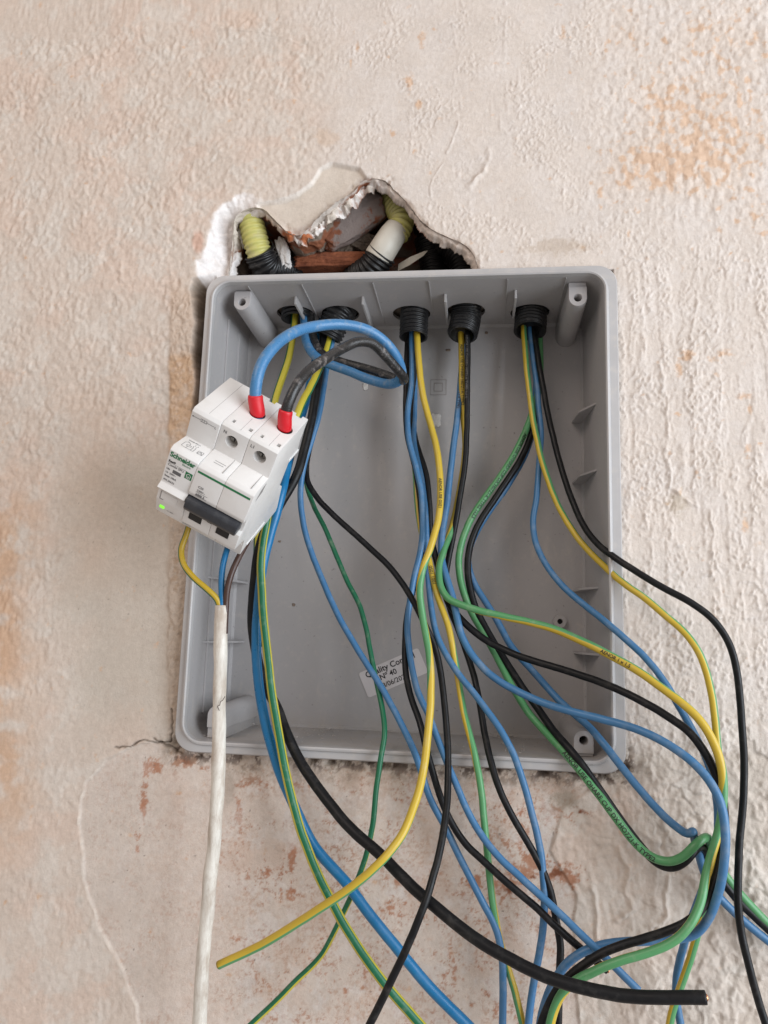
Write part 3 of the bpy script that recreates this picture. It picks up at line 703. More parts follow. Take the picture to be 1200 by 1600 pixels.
class Path:
    def __init__(s, S):
        s.P = S[:, :3]; T = np.gradient(s.P, axis=0); T /= np.linalg.norm(T, axis=1)[:, None] + 1e-12
        v = np.array([0.1, -1.0, 0.0]); N = v - T * (T @ v)[:, None]
        ln = np.linalg.norm(N, axis=1)[:, None]; N /= ln + 1e-9
        for i in range(1, len(N)):                       # keep the frame from flipping where a loop turns to the viewer
            if ln[i] < .35:
                w = N[i - 1] - T[i] * (T[i] @ N[i - 1]); N[i] = w / (np.linalg.norm(w) + 1e-9)
        s.T, s.N, s.B = T, N, np.cross(T, N)
        s.L = np.concatenate([[0], np.cumsum(np.linalg.norm(np.diff(s.P, axis=0), axis=1))])
    def at(s, l):
        f = lambda A: np.array([np.interp(l, s.L, A[:, k]) for k in range(3)])
        return f(s.P), f(s.N), f(s.B)
def tube(name, S, rad, mat, parent=None, phase=None, seg=14, stripe_thr=0.0, flat=1.0):
    path = Path(S); n = len(S); rad = np.broadcast_to(rad, (n,))
    a = np.linspace(0, 2 * np.pi, seg, endpoint=False)
    ca, sa = np.cos(a), np.sin(a)
    V = path.P[:, None] + rad[:, None, None] * (ca[None, :, None] * path.N[:, None] * flat + sa[None, :, None] * path.B[:, None])
    # rounded end rings
    verts = V.reshape(-1, 3)
    idx = np.arange(n * seg).reshape(n, seg); nx = np.roll(idx, -1, 1)
    q = np.stack([idx[:-1], nx[:-1], nx[1:], idx[1:]], -1).reshape(-1, 4)
    faces = q.tolist(); nv = len(verts)
    c0 = path.P[0]; c1 = path.P[-1]
    verts = np.concatenate([verts, [c0, c1]])
    for k in range(seg):
        faces.append([nv, idx[0, (k + 1) % seg], idx[0, k]]); faces.append([nv + 1, idx[-1, k], idx[-1, (k + 1) % seg]])
    me = bpy.data.meshes.new(name); me.from_pydata(verts.tolist(), [], [[int(i) for i in f] for f in faces]); me.update()
    if phase is not None:
        at_ = me.attributes.new('stripe', 'FLOAT', 'POINT')
        g = np.cos(a[None] - np.radians(phase)[:, None]) - stripe_thr
        g = np.clip(.5 + g * .5, 0, 1).ravel(); at_.data.foreach_set('value', np.concatenate([g, [g[0], g[-1]]]).astype(np.float32))
    o = link_me(name, me, mat, parent); return o, path
def wire_path(pts, step=.0012, it=10):
    """pts: (px, py, depth[, phase])"""
    A = []; last = 0
    for p in pts:
        if len(p) > 3: last = p[3]
        w = at(p[0], p[1], p[2]); A.append((w.x, w.y, w.z, last / 1000.0))
    S = catmull(A, step); S = relax(S, it); S[:, 3] *= 1000
    n = len(S); q = np.arange(n) * step; sd = int(abs(pts[1][0] * 7 + pts[1][1])) % 97
    for k in range(3): S[:, k] += .00045 * perlin(q / .028 + sd, q * 0 + k * 3.3 + .5, 200 + k) + .00010 * perlin(q / .008 + sd, q * 0 + k * 3.3 + .5, 210 + k)
    return S
def print_on(path, parent, body, size, s0, phi, r, mat, flip=False, rep=1, gap=.01):
    bm = text_mesh(body, size, .02, 'LEFT', fine=.0006)
    xs = [v.co.x for v in bm.verts]; L = max(xs)
    out = bmesh.new()
    for k in range(rep):
        for f in bm.faces:
            vs = []
            for v in f.verts:
                x = v.co.x; y = v.co.y - size * .35
                if flip: x = L - x; y = -y
                l = s0 + k * (L + gap) + x
                P, N, B = path.at(l); an = R(phi) - y / r          # text up = against B
                vs.append(out.verts.new(P + (N * math.cos(an) + B * math.sin(an)) * (r + .00009)))
            out.faces.new(vs)
    bm.free(); return link_bm("printed_text", out, mat, parent, False)
def wire(pts, r, mat, label, group, name="wire", stripe=False, thr=0.0, prints=None, cut=True, parts=None):
    S = wire_path(pts)
    e = empty(name, S[0, :3])
    tag(e, label, "wire", group)
    inv = Matrix.Translation(-e.location)
    o, path = tube("insulation", S, r, mat, e, S[:, 3] if stripe else None, stripe_thr=thr)
    o.matrix_parent_inverse = inv
    if cut:                                                # copper end of a wire whose tip shows
        T = path.T[-1]; s2 = np.array([S[-1, :3] - T * .002, S[-1, :3] + T * .0007, S[-1, :3] + T * .0009]); s2 = np.concatenate([s2, np.zeros((3, 1))], 1)
        c, _ = tube("copper_core", s2, np.array([r * .5, r * .5, r * .4]), M['copper'], e, seg=10); c.matrix_parent_inverse = inv
    for p in prints or []:
        t = print_on(path, e, **p); t.matrix_parent_inverse = inv
    return e, path

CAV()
# ------------------------------------------------------------ corrugated conduits
def conduit(name, pts3, rad, mat, label, group, pitch=.0030, end=True, cat="conduit", rib=.10):
    A = [(p[0], p[1], p[2], 0) for p in pts3]; S = catmull(A, .0004); L = np.concatenate([[0], np.cumsum(np.linalg.norm(np.diff(S[:, :3], axis=0), axis=1))])
    w = (L / pitch) % 1.0
    prof = 1 - rib + rib * (np.clip(np.sin(2 * np.pi * w) * 1.8, -1, 1) * .5 + .5)
    r = rad * prof
    # hollow mouth at the far end
    n = len(S); T = S[-1, :3] - S[-3, :3]; T /= np.linalg.norm(T)
    S2 = np.concatenate([S, [[*(S[-1, :3] + T * .0001), 0]], [[*(S[-1, :3] - T * .0005), 0]], [[*(S[-1, :3] - T * .008), 0]]]); r2 = np.concatenate([r, [rad * .86, rad * .82, rad * .78]])
    o, path = tube(name, S, r, mat, None, seg=36)
    # swap the flat cap for an inward lip
    me = o.data; bm = bmesh.new(); bm.from_mesh(me); bm.verts.ensure_lookup_table(); cv = bm.verts[len(bm.verts) - 1]
    if end:
        ring = [v for f in cv.link_faces for v in f.verts if v is not cv]; seen = []
        for v in ring:
            if v not in seen: seen.append(v)
        bmesh.ops.delete(bm, geom=[cv], context='VERTS')
        c = Vector(S[-1, :3]); Tv = Vector(T)
        prev = sorted(seen, key=lambda v: math.atan2((v.co - c).dot(Vector(path.B[-1])), (v.co - c).dot(Vector(path.N[-1]))))
        for sc, dd in ((.84, -.0002), (.80, -.006)):
            new = [bm.verts.new(c + (v.co - c) * (sc / (1 if sc == .84 else .84)) + Tv * dd) for v in prev]
            for i in range(len(prev)):
                j = (i + 1) % len(prev); bm.faces.new((prev[i], prev[j], new[j], new[i]))
            prev = new
        bm.faces.new(prev); bmesh.ops.recalc_face_normals(bm, faces=bm.faces)
    for f in bm.faces: f.smooth = True
    bm.to_mesh(me); bm.free()
    return tag(o, label, cat, group)
G = "black corrugated conduits entering the box"
h1, h2, h3, h4, h5 = HOLES
def V3(v): return (v.x, v.y, v.z)
conduit("conduit", [V3(at(405, 394, .0205)), V3(at(416, 416, .028)), (h1.x - .006, .046, .185), (h1.x, h1.y, .165), (h1.x + .001, h1.y, .1500)], .0118, M['conduit'], "leftmost black corrugated tube, fitted over the end of the left yellow tube", G)
conduit("conduit", [V3(at(598, 395, .030)), V3(at(580, 420, .036)), (h2.x + .010, h2.y - .004, .178), (h2.x + .003, h2.y, .162), (h2.x - .001, h2.y - .003, .152), V3(at(512, 527, .052))], .0112, M['conduit'], "black corrugated tube from the white sleeve, second from left in the box top", G)
conduit("conduit", [V3(at(668, 372, .056)), (h3.x + .016, .060, .185), (h3.x + .004, h3.y - .001, .165), (h3.x + .0025, h3.y - .003, .153), V3(at(646, 527, .050))], .0106, M['conduit'], "black corrugated tube in the middle of the box top beside a half open hole", G)
conduit("conduit", [V3(at(688, 362, .050)), (h4.x - .002, h4.y - .004, .190), (h4.x, h4.y - .001, .165), V3(at(728, 496, .054)), V3(at(722, 524, .050))], .0113, M['conduit'], "black corrugated tube, second from right in box top, holding one black wire", G)
conduit("conduit", [V3(at(715, 385, .058)), V3(at(735, 405, .060)), (h5.x - .010, h5.y, .180), (h5.x, h5.y, .165), (h5.x + .0006, h5.y - .001, .152), V3(at(828, 517, .052))], .0118, M['conduit'], "rightmost black corrugated tube in the box top, with five wires", G)
conduit("conduit", [V3(at(665, 350, .070)), V3(at(700, 392, .064)), V3(at(690, 425, .066)), V3(at(680, 450, .068))], .0115, M['conduit'], "black corrugated tube curving in shadow at the right end of the hole", G)
GY = "yellow corrugated tubes in the hole"
conduit("yellow_conduit", [V3(at(389, 322, .024)), V3(at(391, 340, .018)), V3(at(398, 370, .018)), V3(at(407, 402, .023)), V3(at(415, 418, .030))], .0095, M['yconduit'], "yellow corrugated tube at the left end of the hole, running into a black one", GY, pitch=.0036)
conduit("yellow_conduit", [V3(at(606, 296, .046)), V3(at(617, 320, .038)), V3(at(628, 345, .032)), V3(at(618, 370, .031))], .0092, M['yconduit'], "yellow corrugated tube under the peak of the hole, running into a white sleeve", GY, pitch=.0036)
S = catmull([(*at(620, 357, .030), 0), (*at(611, 371, .029), 0), (*at(600, 388, .029), 0), (*at(590, 404, .031), 0)], .0008)
o, _ = tube("sleeve", S, np.interp(np.linspace(0, 1, len(S)), [0, .25, 1], [.0088, .0098, .0104]), M['white_sleeve'], None, seg=36)
tag(o, "white paper-like sleeve joining the yellow tube to the black one in the hole", "sleeve")
# a torn strip of plastic film and a bit of tie wire in the hole
bm = bmesh.new(); P_ = [at(622, 418, .034), at(640, 408, .030), (at(662, 396, .028)), at(668, 392, .028)]
vv = []
for i, p in enumerate(P_):
    w_ = (.003, .0035, .002, .0006)[i]; vv.append((bm.verts.new(p + Vector((0, .0006, w_))), bm.verts.new(p + Vector((0, -.0006, -w_)))))
for a, b in zip(vv[:-1], vv[1:]): bm.faces.new((a[0], b[0], b[1], a[1]))
bmesh.ops.solidify(bm, geom=bm.faces, thickness=.0003)
tag(link_bm("film_scrap", bm, M['white_sleeve'], None, False), "torn pale film scrap between the white sleeve and the black tubes", "film scrap")
S = wire_path([(420, 372, .024), (427, 380, .020), (430, 386, .020), (422, 392, .022)]); o, _ = tube("tie_wire", S, .0006, M['black'], None, seg=8); tag(o, "thin dark bent tie wire right of the left yellow tube", "tie wire")
S = wire_path([(430, 385, .020), (436, 378, .022), (443, 376, .026)])

# ------------------------------------------------------------ circuit breaker
KD = .85 * 1.12 / 1000
brk = empty("circuit_breaker", (-0.09144567, -0.06001385, 0.00934376)); brk.rotation_euler = (R(46.61557934), R(26.47238279), R(10.00216185))
tag(brk, "white modular circuit breaker with dark grey toggle, hanging tilted in front of the box", "circuit breaker")
def D(x, f, z): return Vector(((x - 27) * KD, -(f - 30) * KD, (z - 42.5) * KD))
def prism(profile, x0, x1, bev=.5):
    bm = bmesh.new()
    a = [bm.verts.new(D(x0, f, z)) for f, z in profile]; b = [bm.verts.new(D(x1, f, z)) for f, z in profile]
    bm.faces.new(a); bm.faces.new(b[::-1]); n = len(a)
    for i in range(n): bm.faces.new((a[i], b[i], b[(i + 1) % n], a[(i + 1) % n]))
    bmesh.ops.recalc_face_normals(bm, faces=bm.faces)
    if bev: bmesh.ops.bevel(bm, geom=list(bm.edges), offset=bev * KD, segments=2, affect='EDGES', profile=.6, clamp_overlap=True)
    return bm
def dbox(bm, x0, x1, f0, f1, z0, z1, bev=0):
    a = D(x0, f0, z0); b = D(x1, f1, z1); boxm(bm, min(a.x, b.x), max(a.x, b.x), min(a.y, b.y), max(a.y, b.y), min(a.z, b.z), max(a.z, b.z), bev * KD)
prof_pole = [(7, 84), (7, 86), (48.5, 86), (50.5, 84.5), (51, 66.5), (66, 66), (68.5, 64), (71.2, 47), (70.8, 44.5), (66.0, 43.5), (66.0, 34.0), (69.8, 33.2), (69.2, 21), (60, 19.5), (54, 17), (52, 2), (50, 0), (-3, 0), (-3, 4), (8, 31), (15, 33), (15, 57), (3, 59), (7, 70)]
prof_spd = [(7, 84), (7, 86), (50, 86), (52, 84), (51.5, 65.5), (65.5, 67.5), (68.5, 65.5), (70.3, 43.2), (73.8, 40.6), (72.2, 38.6), (70.5, 38.4), (70.8, 30), (67.5, 18), (60, 10), (52, 2), (50, 0), (-3, 0), (-3, 4), (8, 31), (15, 33), (15, 57), (3, 59), (7, 70)]
def cyl(c, r, depth, axis, seg=28):
    b2 = bmesh.new(); rot = Matrix.Rotation(R(90), 4, 'X') if axis == 'f' else Matrix.Identity(4)
    bmesh.ops.create_cone(b2, cap_ends=True, segments=seg, radius1=r * KD, radius2=r * KD, depth=depth * KD, matrix=Matrix.Translation(c) @ rot); return b2
spd = link_bm("surge_module", prism(prof_spd, 0.0, 17.93), M['white'], brk); sharp(spd, 30)
for nm, x0, x1, hx in (("pole_module", 18.0, 35.93, 26.6), ("pole_module", 36.0, 54, 44.8)):
    o = link_bm(nm, prism(prof_pole, x0, x1), M['white'], None)
    cs = [link_bm("cutter", cyl(D(hx, 50, 76.8), 3.9, 16, 'f'), None), link_bm("cutter", cyl(D(hx + 2.4, 27.5, 84), 4.9, 16, 'z'), None)]
    for a_, b_ in ((hx - 1.5 - 3.6, hx - 1.5 - 1.8), (hx + 5.5, hx + 7.7)):
        b2 = bmesh.new(); dbox(b2, a_, b_, 43, 46, 83, 90); cs.append(link_bm("cutter", b2, None))
    b2 = bmesh.new(); dbox(b2, hx + 1, hx + 5.5, 4, 10.5, 84, 90); cs.append(link_bm("cutter", b2, None))
    b2 = bmesh.new(); dbox(b2, hx - 5.2, hx + 3.2, 58, 75, 26.0, 36); cs.append(link_bm("cutter", b2, None))
    apply_boolean(o, cs); o.parent = brk; sharp(o, 30)
    s_ = cyl(D(hx, 45.0, 76.8), 3.6, 2.0, 'f'); sc_ = link_bm("terminal_screw", s_, M['steel'], o, True); sharp(sc_, 30)
    sc_.matrix_parent_inverse = Matrix.Identity(4)
    b2 = bmesh.new(); dbox(b2, hx - 2.7, hx + 2.7, 45.9, 46.3, 76.4, 77.2); dbox(b2, hx - .4, hx + .4, 45.9, 46.35, 74.3, 79.3)
    link_bm("cross_slot", b2, M['slot_shade'], sc_, False)
    b2 = bmesh.new(); dbox(b2, hx - 4.9, hx + 2.9, 64.0, 69.95, 26.6, 33.0); link_bm("toggle_slot_shade", b2, M['slot_shade'], o, False)  # black block fills the recess, its colour replacing the slot's shade
    # moulded seam down the middle of each pole
    b2 = bmesh.new(); dbox(b2, hx + 5.35, hx + 5.5, 51.0, 66, 66.0, 66.62); link_bm("seam", b2, M['groove'], o, False)
    b2 = bmesh.new(); dbox(b2, hx + 2.35, hx + 2.5, 34, 49, 85.9, 86.06); link_bm("seam", b2, M['groove'], o, False)
b2 = bmesh.new(); dbox(b2, 9.0, 9.15, 8, 49.5, 85.9, 86.06); link_bm("seam", b2, M['groove'], spd, False)
# toggle: a dark bar across both poles
tp = [(66.0, 42.5), (70, 44.0), (73.0, 43.6), (74.6, 42.0), (75.0, 37.5), (74.0, 35.2), (71, 34.6), (66.0, 35.5)]
bm = prism(tp, 18.6, 52.2, .7); tog = link_bm("toggle", bm, M['toggle'], brk); sharp(tog, 50)
b2 = bmesh.new(); dbox(b2, 33.6, 36.6, 62, 72, 33, 38); link_bm("toggle_arm", b2, M['toggle'], brk, False)
# side plate details on the right face
b2 = bmesh.new()
v = [b2.verts.new(D(54.12, f, z)) for f, z in ((62.5, 56), (58, 61.5), (52, 63.5), (54.5, 58))]; b2.faces.new(v)
link_bm("side_notch", b2, M['groove'], brk, False)
b2 = bmesh.new()
for f, z, r_ in ((20, 78, .7), (12, 73, .5), (44, 50, .8), (38, 70, .6), (60, 38, .9), (63, 35, .7), (57, 34, .8), (60, 30, .6), (55, 29, .7), (48, 22, .9), (30, 45, .8), (26, 62, .6)):
    bmesh.ops.create_circle(b2, cap_ends=True, segments=10, radius=r_ * KD, matrix=Matrix.Translation(D(54.06, f, z)) @ Matrix.Rotation(R(90), 4, 'Y'))
link_bm("rivet", b2, M['white2'], brk, False)
b2 = bmesh.new()
dbox(b2, 53.9, 54.6, 3, 18, 58, 60, .3)
link_bm("side_ridge", b2, M['white2'], brk, False)
b2 = bmesh.new(); dbox(b2, 53.9, 54.6, 20, 46, 6, 7.2, .3); link_bm("side_ridge", b2, M['white2'], brk, False)
# small ridges and label holder at bottom front
b2 = bmesh.new()
for x0, x1 in ((19, 35.2), (37, 53.2)):
    dbox(b2, x0, x1, 52, 53.6, 11.5, 12.6, .25)
link_bm("lower_ridge", b2, M['white'], brk, False)
b2 = bmesh.new(); dbox(b2, 2.5, 13, 70.2, 71.0, 31.2, 36.4, .2); link_bm("window_flap", b2, M['white'], spd, False)
b2 = bmesh.new(); dbox(b2, 2.1, 2.5, 70.4, 71.1, 31.0, 36.6); dbox(b2, 2.1, 4.5, 70.4, 71.1, 30.7, 31.1); link_bm("flap_gap", b2, M['groove'], spd, False)
# lit indicator
m, nt, b = nodes('lit_green_led'); b.inputs['Base Color'].default_value = (.2, .8, .05, 1); b.inputs['Emission Color'].default_value = (.28, 1.0, .06, 1); b.inputs['Emission Strength'].default_value = .65
b2 = bmesh.new(); dbox(b2, 2.6, 5.8, 68.2, 69.9, 22.8, 25.0, .7); link_bm("indicator_lamp", b2, m, spd)
# front faces for printing: frames given by an origin, a right vector and an up vector in device mm
def dprint(body, size, x, prof0, prof1, t, mat, parent, bold=0.0, lift=.12, align='LEFT', squash=1.0):
    (f0, z0), (f1, z1) = prof0, prof1
    L = math.hypot(f1 - f0, z1 - z0); uf, uz_ = (f1 - f0) / L, (z1 - z0) / L; nf, nz = uz_, -uf
    if (nf < 0 and abs(nf) >= .5) or (abs(nf) < .5 and nz < 0): nf, nz = -nf, -nz
    bm = text_mesh(body, size, bold, align)
    for v in bm.verts:
        s = t * L + v.co.y
        v.co = D(x + v.co.x * squash, f0 + uf * s + nf * lift, z0 + uz_ * s + nz * lift)
    return link_bm("printed_text", bm, mat, parent, False)
def dpatch(pts, x, prof0, prof1, mat, parent, name, lift=.10):
    """pts: list of polygons in (x, s) mm on the face prof0->prof1"""
    (f0, z0), (f1, z1) = prof0, prof1
    L = math.hypot(f1 - f0, z1 - z0); uf, uz_ = (f1 - f0) / L, (z1 - z0) / L; nf, nz = uz_, -uf
    if (nf < 0 and abs(nf) >= .5) or (abs(nf) < .5 and nz < 0): nf, nz = -nf, -nz
    bm = bmesh.new()
    for pl in pts:
        bm.faces.new([bm.verts.new(D(x + a, f0 + uf * s + nf * lift, z0 + uz_ * s + nz * lift)) for a, s in pl])
    return link_bm(name, bm, mat, parent, False)
def bar(x0, y0, x1, y1, w=.25):
    dx, dy = x1 - x0, y1 - y0; l = math.hypot(dx, dy) or 1; nx_, ny_ = -dy / l * w / 2, dx / l * w / 2
    return [(x0 + nx_, y0 + ny_), (x1 + nx_, y1 + ny_), (x1 - nx_, y1 - ny_), (x0 - nx_, y0 - ny_)]
FA, FB = (70.3, 43.2), (68.5, 65.5)                       # main front of the surge module, bottom to top
dprint("Schneider", 4.6, 1.0, FA, FB, .83, M['green_print'], spd, .035, squash=.86)
dprint("Electric", 1.8, 9.3, FA, FB, .745, M['green_print'], spd, .01)
dprint("Resi9", 2.0, 1.2, FA, FB, .66, M['black_print'], spd, .04)
dprint("Combi SPU", 2.2, 1.2, FA, FB, .55, M['grey_print'], spd, .015)
dpatch([bar(.9, 14.3, 13.2, 14.3, .15)], 0, FA, FB, M['grey_print'], spd, "printed_line")
dpatch([[(5.2, 8.6), (10.4, 8.6), (10.4, 10.9), (5.2, 10.9)]], 0, FA, FB, M['grey_print'], spd, "printed_bar")
dprint("Un", 1.7, 1.2, FA, FB, .42, M['black_print'], spd, .03)
dprint("Uc  230V~", 1.5, 1.2, FA, FB, .31, M['grey_print'], spd, .03)
dprint("Imax 10kA", 1.7, 1.2, FA, FB, .20, M['grey_print'], spd, .035)
dprint("R9L20632", 1.7, 1.2, FA, FB, .07, M['grey_print'], spd, .02)
dpatch([[(12.6, 9.6), (17.0, 9.6), (17.0, 14.2), (12.6, 14.2)]], 0, FA, FB, M['green_print'], spd, "green_logo_square")
hs = [bar(13.2, 11.9, 14.8, 13.4, .3), bar(14.8, 13.4, 16.4, 11.9, .3), bar(13.7, 12.0, 13.7, 10.4, .3), bar(13.7, 10.3, 15.9, 10.3, .3), bar(15.9, 10.4, 15.9, 12.0, .3), bar(14.2, 11.0, 14.8, 11.6, .25), bar(14.8, 11.6, 15.4, 11.0, .25), bar(14.5, 11.0, 15.1, 11.0, .3)]
dpatch(hs, 0, FA, FB, M['white'], spd, "logo_house", .16)
FT0, FT1 = (65.5, 67.5), (51.5, 65.5)                     # top of the step, front to back
dprint("Combi SPU-1", 1.4, 3.5, FT0, FT1, .80, M['grey_print'], spd, .03)
sc = [bar(3.2, 3, 3.2, 8), bar(3.2, 8, 5.0, 9.6), bar(5.0, 9.6, 6.6, 8.2), bar(3.2, 3, 6.2, 2.6), bar(6.2, 2.6, 6.4, 5.4), bar(5.2, 5.2, 8.0, 5.2), bar(5.2, 6.6, 8.0, 6.6), bar(5.2, 5.2, 5.2, 6.6), bar(8.0, 5.2, 8.0, 6.6), bar(6.6, 6.6, 6.6, 8.2), bar(9.2, 2.6, 9.2, 6), bar(9.2, 6, 8.6, 8.2), bar(9.2, 8.4, 9.2, 10), bar(10.8, 2.6, 10.8, 6), bar(10.8, 6, 10.2, 8.2), bar(10.8, 8.4, 10.8, 10), bar(6.2, 2.6, 10.8, 2.6), bar(5.0, 9.6, 4.2, 9.6),
      bar(13, 3.0, 16.2, 3.0), bar(13, 6.4, 16.2, 6.4), bar(13, 3.0, 13, 6.4), bar(16.2, 3.0, 16.2, 6.4), bar(13.3, 3.2, 14.6, 5.8, .4), bar(14.6, 5.8, 15.9, 3.2, .4)]
dpatch(sc, 0, FT0, FT1, M['grey_print'], spd, "circuit_diagram")
FU0, FU1 = (51.5, 65.5), (52, 84)
dpatch([bar(1.5, 15.8, 6.5, 15.8), bar(7.2, 15.0, 7.2, 16.6), bar(6.2, 15.0, 10.2, 15.0), bar(6.2, 16.6, 10.2, 16.6), bar(10.2, 15, 10.2, 16.6), bar(8.6, 15, 8.6, 16.6), bar(10.2, 15.8, 15, 15.8), [(1.0, 15.4), (1.8, 15.4), (1.8, 16.2), (1.0, 16.2)]], 0, FU0, FU1, M['grey_print'], spd, "wiring_symbol", .2)
dprint("L", 2.0, 15.3, FU0, FU1, .80, M['grey_print'], spd, .02, .2)
FP0, FP1 = (51, 66.5), (50.5, 84.5)
dprint("N", 2.8, 20.3, FP0, FP1, .76, M['grey_print'], brk, .02); dprint("L1", 2.8, 37.6, FP0, FP1, .76, M['grey_print'], brk, .02)
FQ0, FQ1 = (66, 66), (51, 66.5)
dprint("Merlin 16 20 25", 1.2, 27.0, FQ0, FQ1, .50, M['grey_print'], brk, .03) if False else None
dpatch([bar(23.5, 6.8, 30.5, 6.8, .3), bar(23.5, 4.9, 29.8, 4.9, .3)], 0, FQ0, FQ1, M['grey_print'], brk, "printed_line")
FM0, FM1 = (71.5, 46), (68.5, 64)
dpatch([bar(19.2, 15.6, 52.5, 15.6, 1.35)], 0, FM0, FM1, M['green_print'], brk, "green_line")
dprint("C25", 2.0, 22.3, FM0, FM1, .33, M['grey_print'], brk, .02); dprint("230V~", 1.9, 22.3, FM0, FM1, .20, M['grey_print'], brk, .02); dprint("6000 3", 2.0, 22.3, FM0, FM1, .05, M['grey_print'], brk, .035)
dpatch([bar(22.0, .7, 29.4, .7, .2), bar(22.0, 3.0, 29.4, 3.0, .2)], 0, FM0, FM1, M['grey_print'], brk, "printed_line")
bm = bmesh.new(); dbox(bm, 2.9, 12, 67.6, 67.9, 19.3, 20.0); 
bm.free()
dprint("Uc 230V~", 1.2, 7.5, (67.5, 18), (70.8, 30), .35, M['grey_print'], spd, .03)

# ------------------------------------------------------------ heavy looped cables into the breaker
bpy.context.view_layer.update()
BM = brk.matrix_basis
def dev(x, f, z): return BM @ D(x, f, z)
def looped(pts_dev, pts, r, mat, fr, label):
    A = [(*dev(*p), 0) for p in pts_dev] + [(*at(*p), 0) for p in pts]
    S = catmull(A, .001); S = relax(S, 6)
    e = empty("feed_cable", S[0, :3]); tag(e, label, "cable", "thick feed cables looping into the breaker"); inv = Matrix.Translation(-e.location)
    o, _ = tube("insulation", S, r, mat, e, seg=20); o.matrix_parent_inverse = inv
    L = np.concatenate([[0], np.cumsum(np.linalg.norm(np.diff(S[:, :3], axis=0), axis=1))])
    k0 = np.searchsorted(L, .0085); k1 = np.searchsorted(L, .0205)
    Sf = S[k0:k1]; rr_ = np.full(len(Sf), r * 1.28); rr_[0] = r * 1.05; rr_[-1] = r * 1.2
    o, _ = tube("ferrule", Sf, rr_, M['ferrule'], e, seg=24); o.matrix_parent_inverse = inv
    return e
looped([(29.3, 27.5, 76), (29.3, 27.5, 86)],
       [(399, 624, -.089), (400, 602, -.092), (408, 571, -.091), (427, 543, -.085), (456, 521, -.073), (492, 510, -.056), (532, 507, -.046), (572, 515, -.036), (603, 536, -.026), (623, 565, -.014), (627, 590, -.003), (612, 600, .006), (580, 594, .014), (545, 580, .022), (510, 567, .030), (490, 554, .037), (480, 538, .043), (476, 520, .048), (476, 505, h1.y), (474, 480, h1.y)],
       .0033, M['blue_old'], None, "thick scuffed blue cable arching from the breaker's left red ferrule")
looped([(47.2, 27.5, 76), (47.2, 27.5, 86)],
       [(445, 650, -.087), (452, 626, -.090), (465, 600, -.088), (484, 578, -.080), (510, 560, -.068), (538, 543, -.053), (560, 534, -.046), (582, 537, -.038), (602, 556, -.028), (620, 576, -.018), (631, 591, -.008), (625, 594, .004), (600, 585, .012), (572, 576, .020), (535, 566, .028), (508, 556, .036), (495, 542, .042), (488, 520, .048), (486, 502, h1.y), (484, 480, h1.y)],
       .0031, M['black_old'], None, "thick scuffed black cable bent sharply from the breaker's right red ferrule")

# ------------------------------------------------------------ the loose wires
B_, K_, Y_, YD = M['blue'], M['black'], M['yg'], M['yg_dark']
GW = "loose wires hanging out of the box"
GT = "thick wires coming down from behind the breaker"
TOP = -25
def w(*a, **k): return wire(*a, **k)
r0 = .00208
# left trio behind the breaker
w([(462, 478, .056, 95), (460, 510, .054), (452, 555, .050), (440, 592, .044), (430, 622, .038), (420, 680, .030), (408, 740, .026), (404, 800, .024), (402, 860, .022), (405, 940, .014), (414, 1010, .010)], .0027, YD, "yellow wire with dark green edge from the leftmost tube passing behind the breaker", GT, stripe=True, thr=.45, cut=False)
w([(520, 490, .058, -95), (512, 540, .048), (500, 575, .036), (486, 603, .020), (466, 645, .004), (440, 720, -.002), (415, 820, -.004, -20), (407, 880, -.004, -12), (409, 930, -.006, -12), (413, 985, -.009), (420, 1045, -.012), (430, 1115, -.016), (446, 1205, -.022, -15), (458, 1255, -.024), (475, 1312, -.026), (496, 1366, -.028), (514, 1400, -.029), (536, 1442, -.030), (566, 1490, -.031), (603, 1538, -.032), (650, 1594, -.032), (690, 1640, -.032)], .0027, YD, "thick yellow wire with a dark green middle stripe beside the bright blue one", GT, stripe=True, thr=.74, cut=False)
w([(505, 490, .062), (494, 560, .060), (474, 640, .046), (455, 705, .026), (446, 742, .010), (440, 768, .002), (430, 810, .000), (417, 858, .000), (408, 900, .000), (402, 957, -.001), (400, 1000, -.003), (401, 1035, -.004), (407, 1087, -.007), (419, 1147, -.012), (437, 1207, -.016), (460, 1260, -.018), (490, 1320, -.019), (545, 1384, -.020), (591, 1446, -.021), (628, 1492, -.021), (674, 1546, -.022), (728, 1600, -.022), (775, 1650, -.022)], .0031, M['blue_thick'], "bright blue wire, the widest blue, running from behind the breaker to the bottom", GT, cut=False)
w([(508, 490, .056), (502, 560, .044), (491, 630, .030), (479, 690, .022), (462, 745, .014), (436, 790, .012), (410, 840, .008), (398, 900, .008), (394, 960, .008), (400, 1020, .008), (412, 1068, .004), (430, 1100, .000), (448, 1147, -.008), (477, 1202, -.014), (512, 1252, -.021), (553, 1299, -.029), (591, 1334, -.034), (637, 1378, -.040), (670, 1408, -.044), (712, 1444, -.049), (762, 1479, -.054), (812, 1506, -.058), (850, 1524, -.061), (900, 1541, -.064), (967, 1554, -.067), (1033, 1559, -.069), (1103, 1558, -.070)], .0032, K_, "thickest black wire, sweeping to a cut end at the lower right", GT)
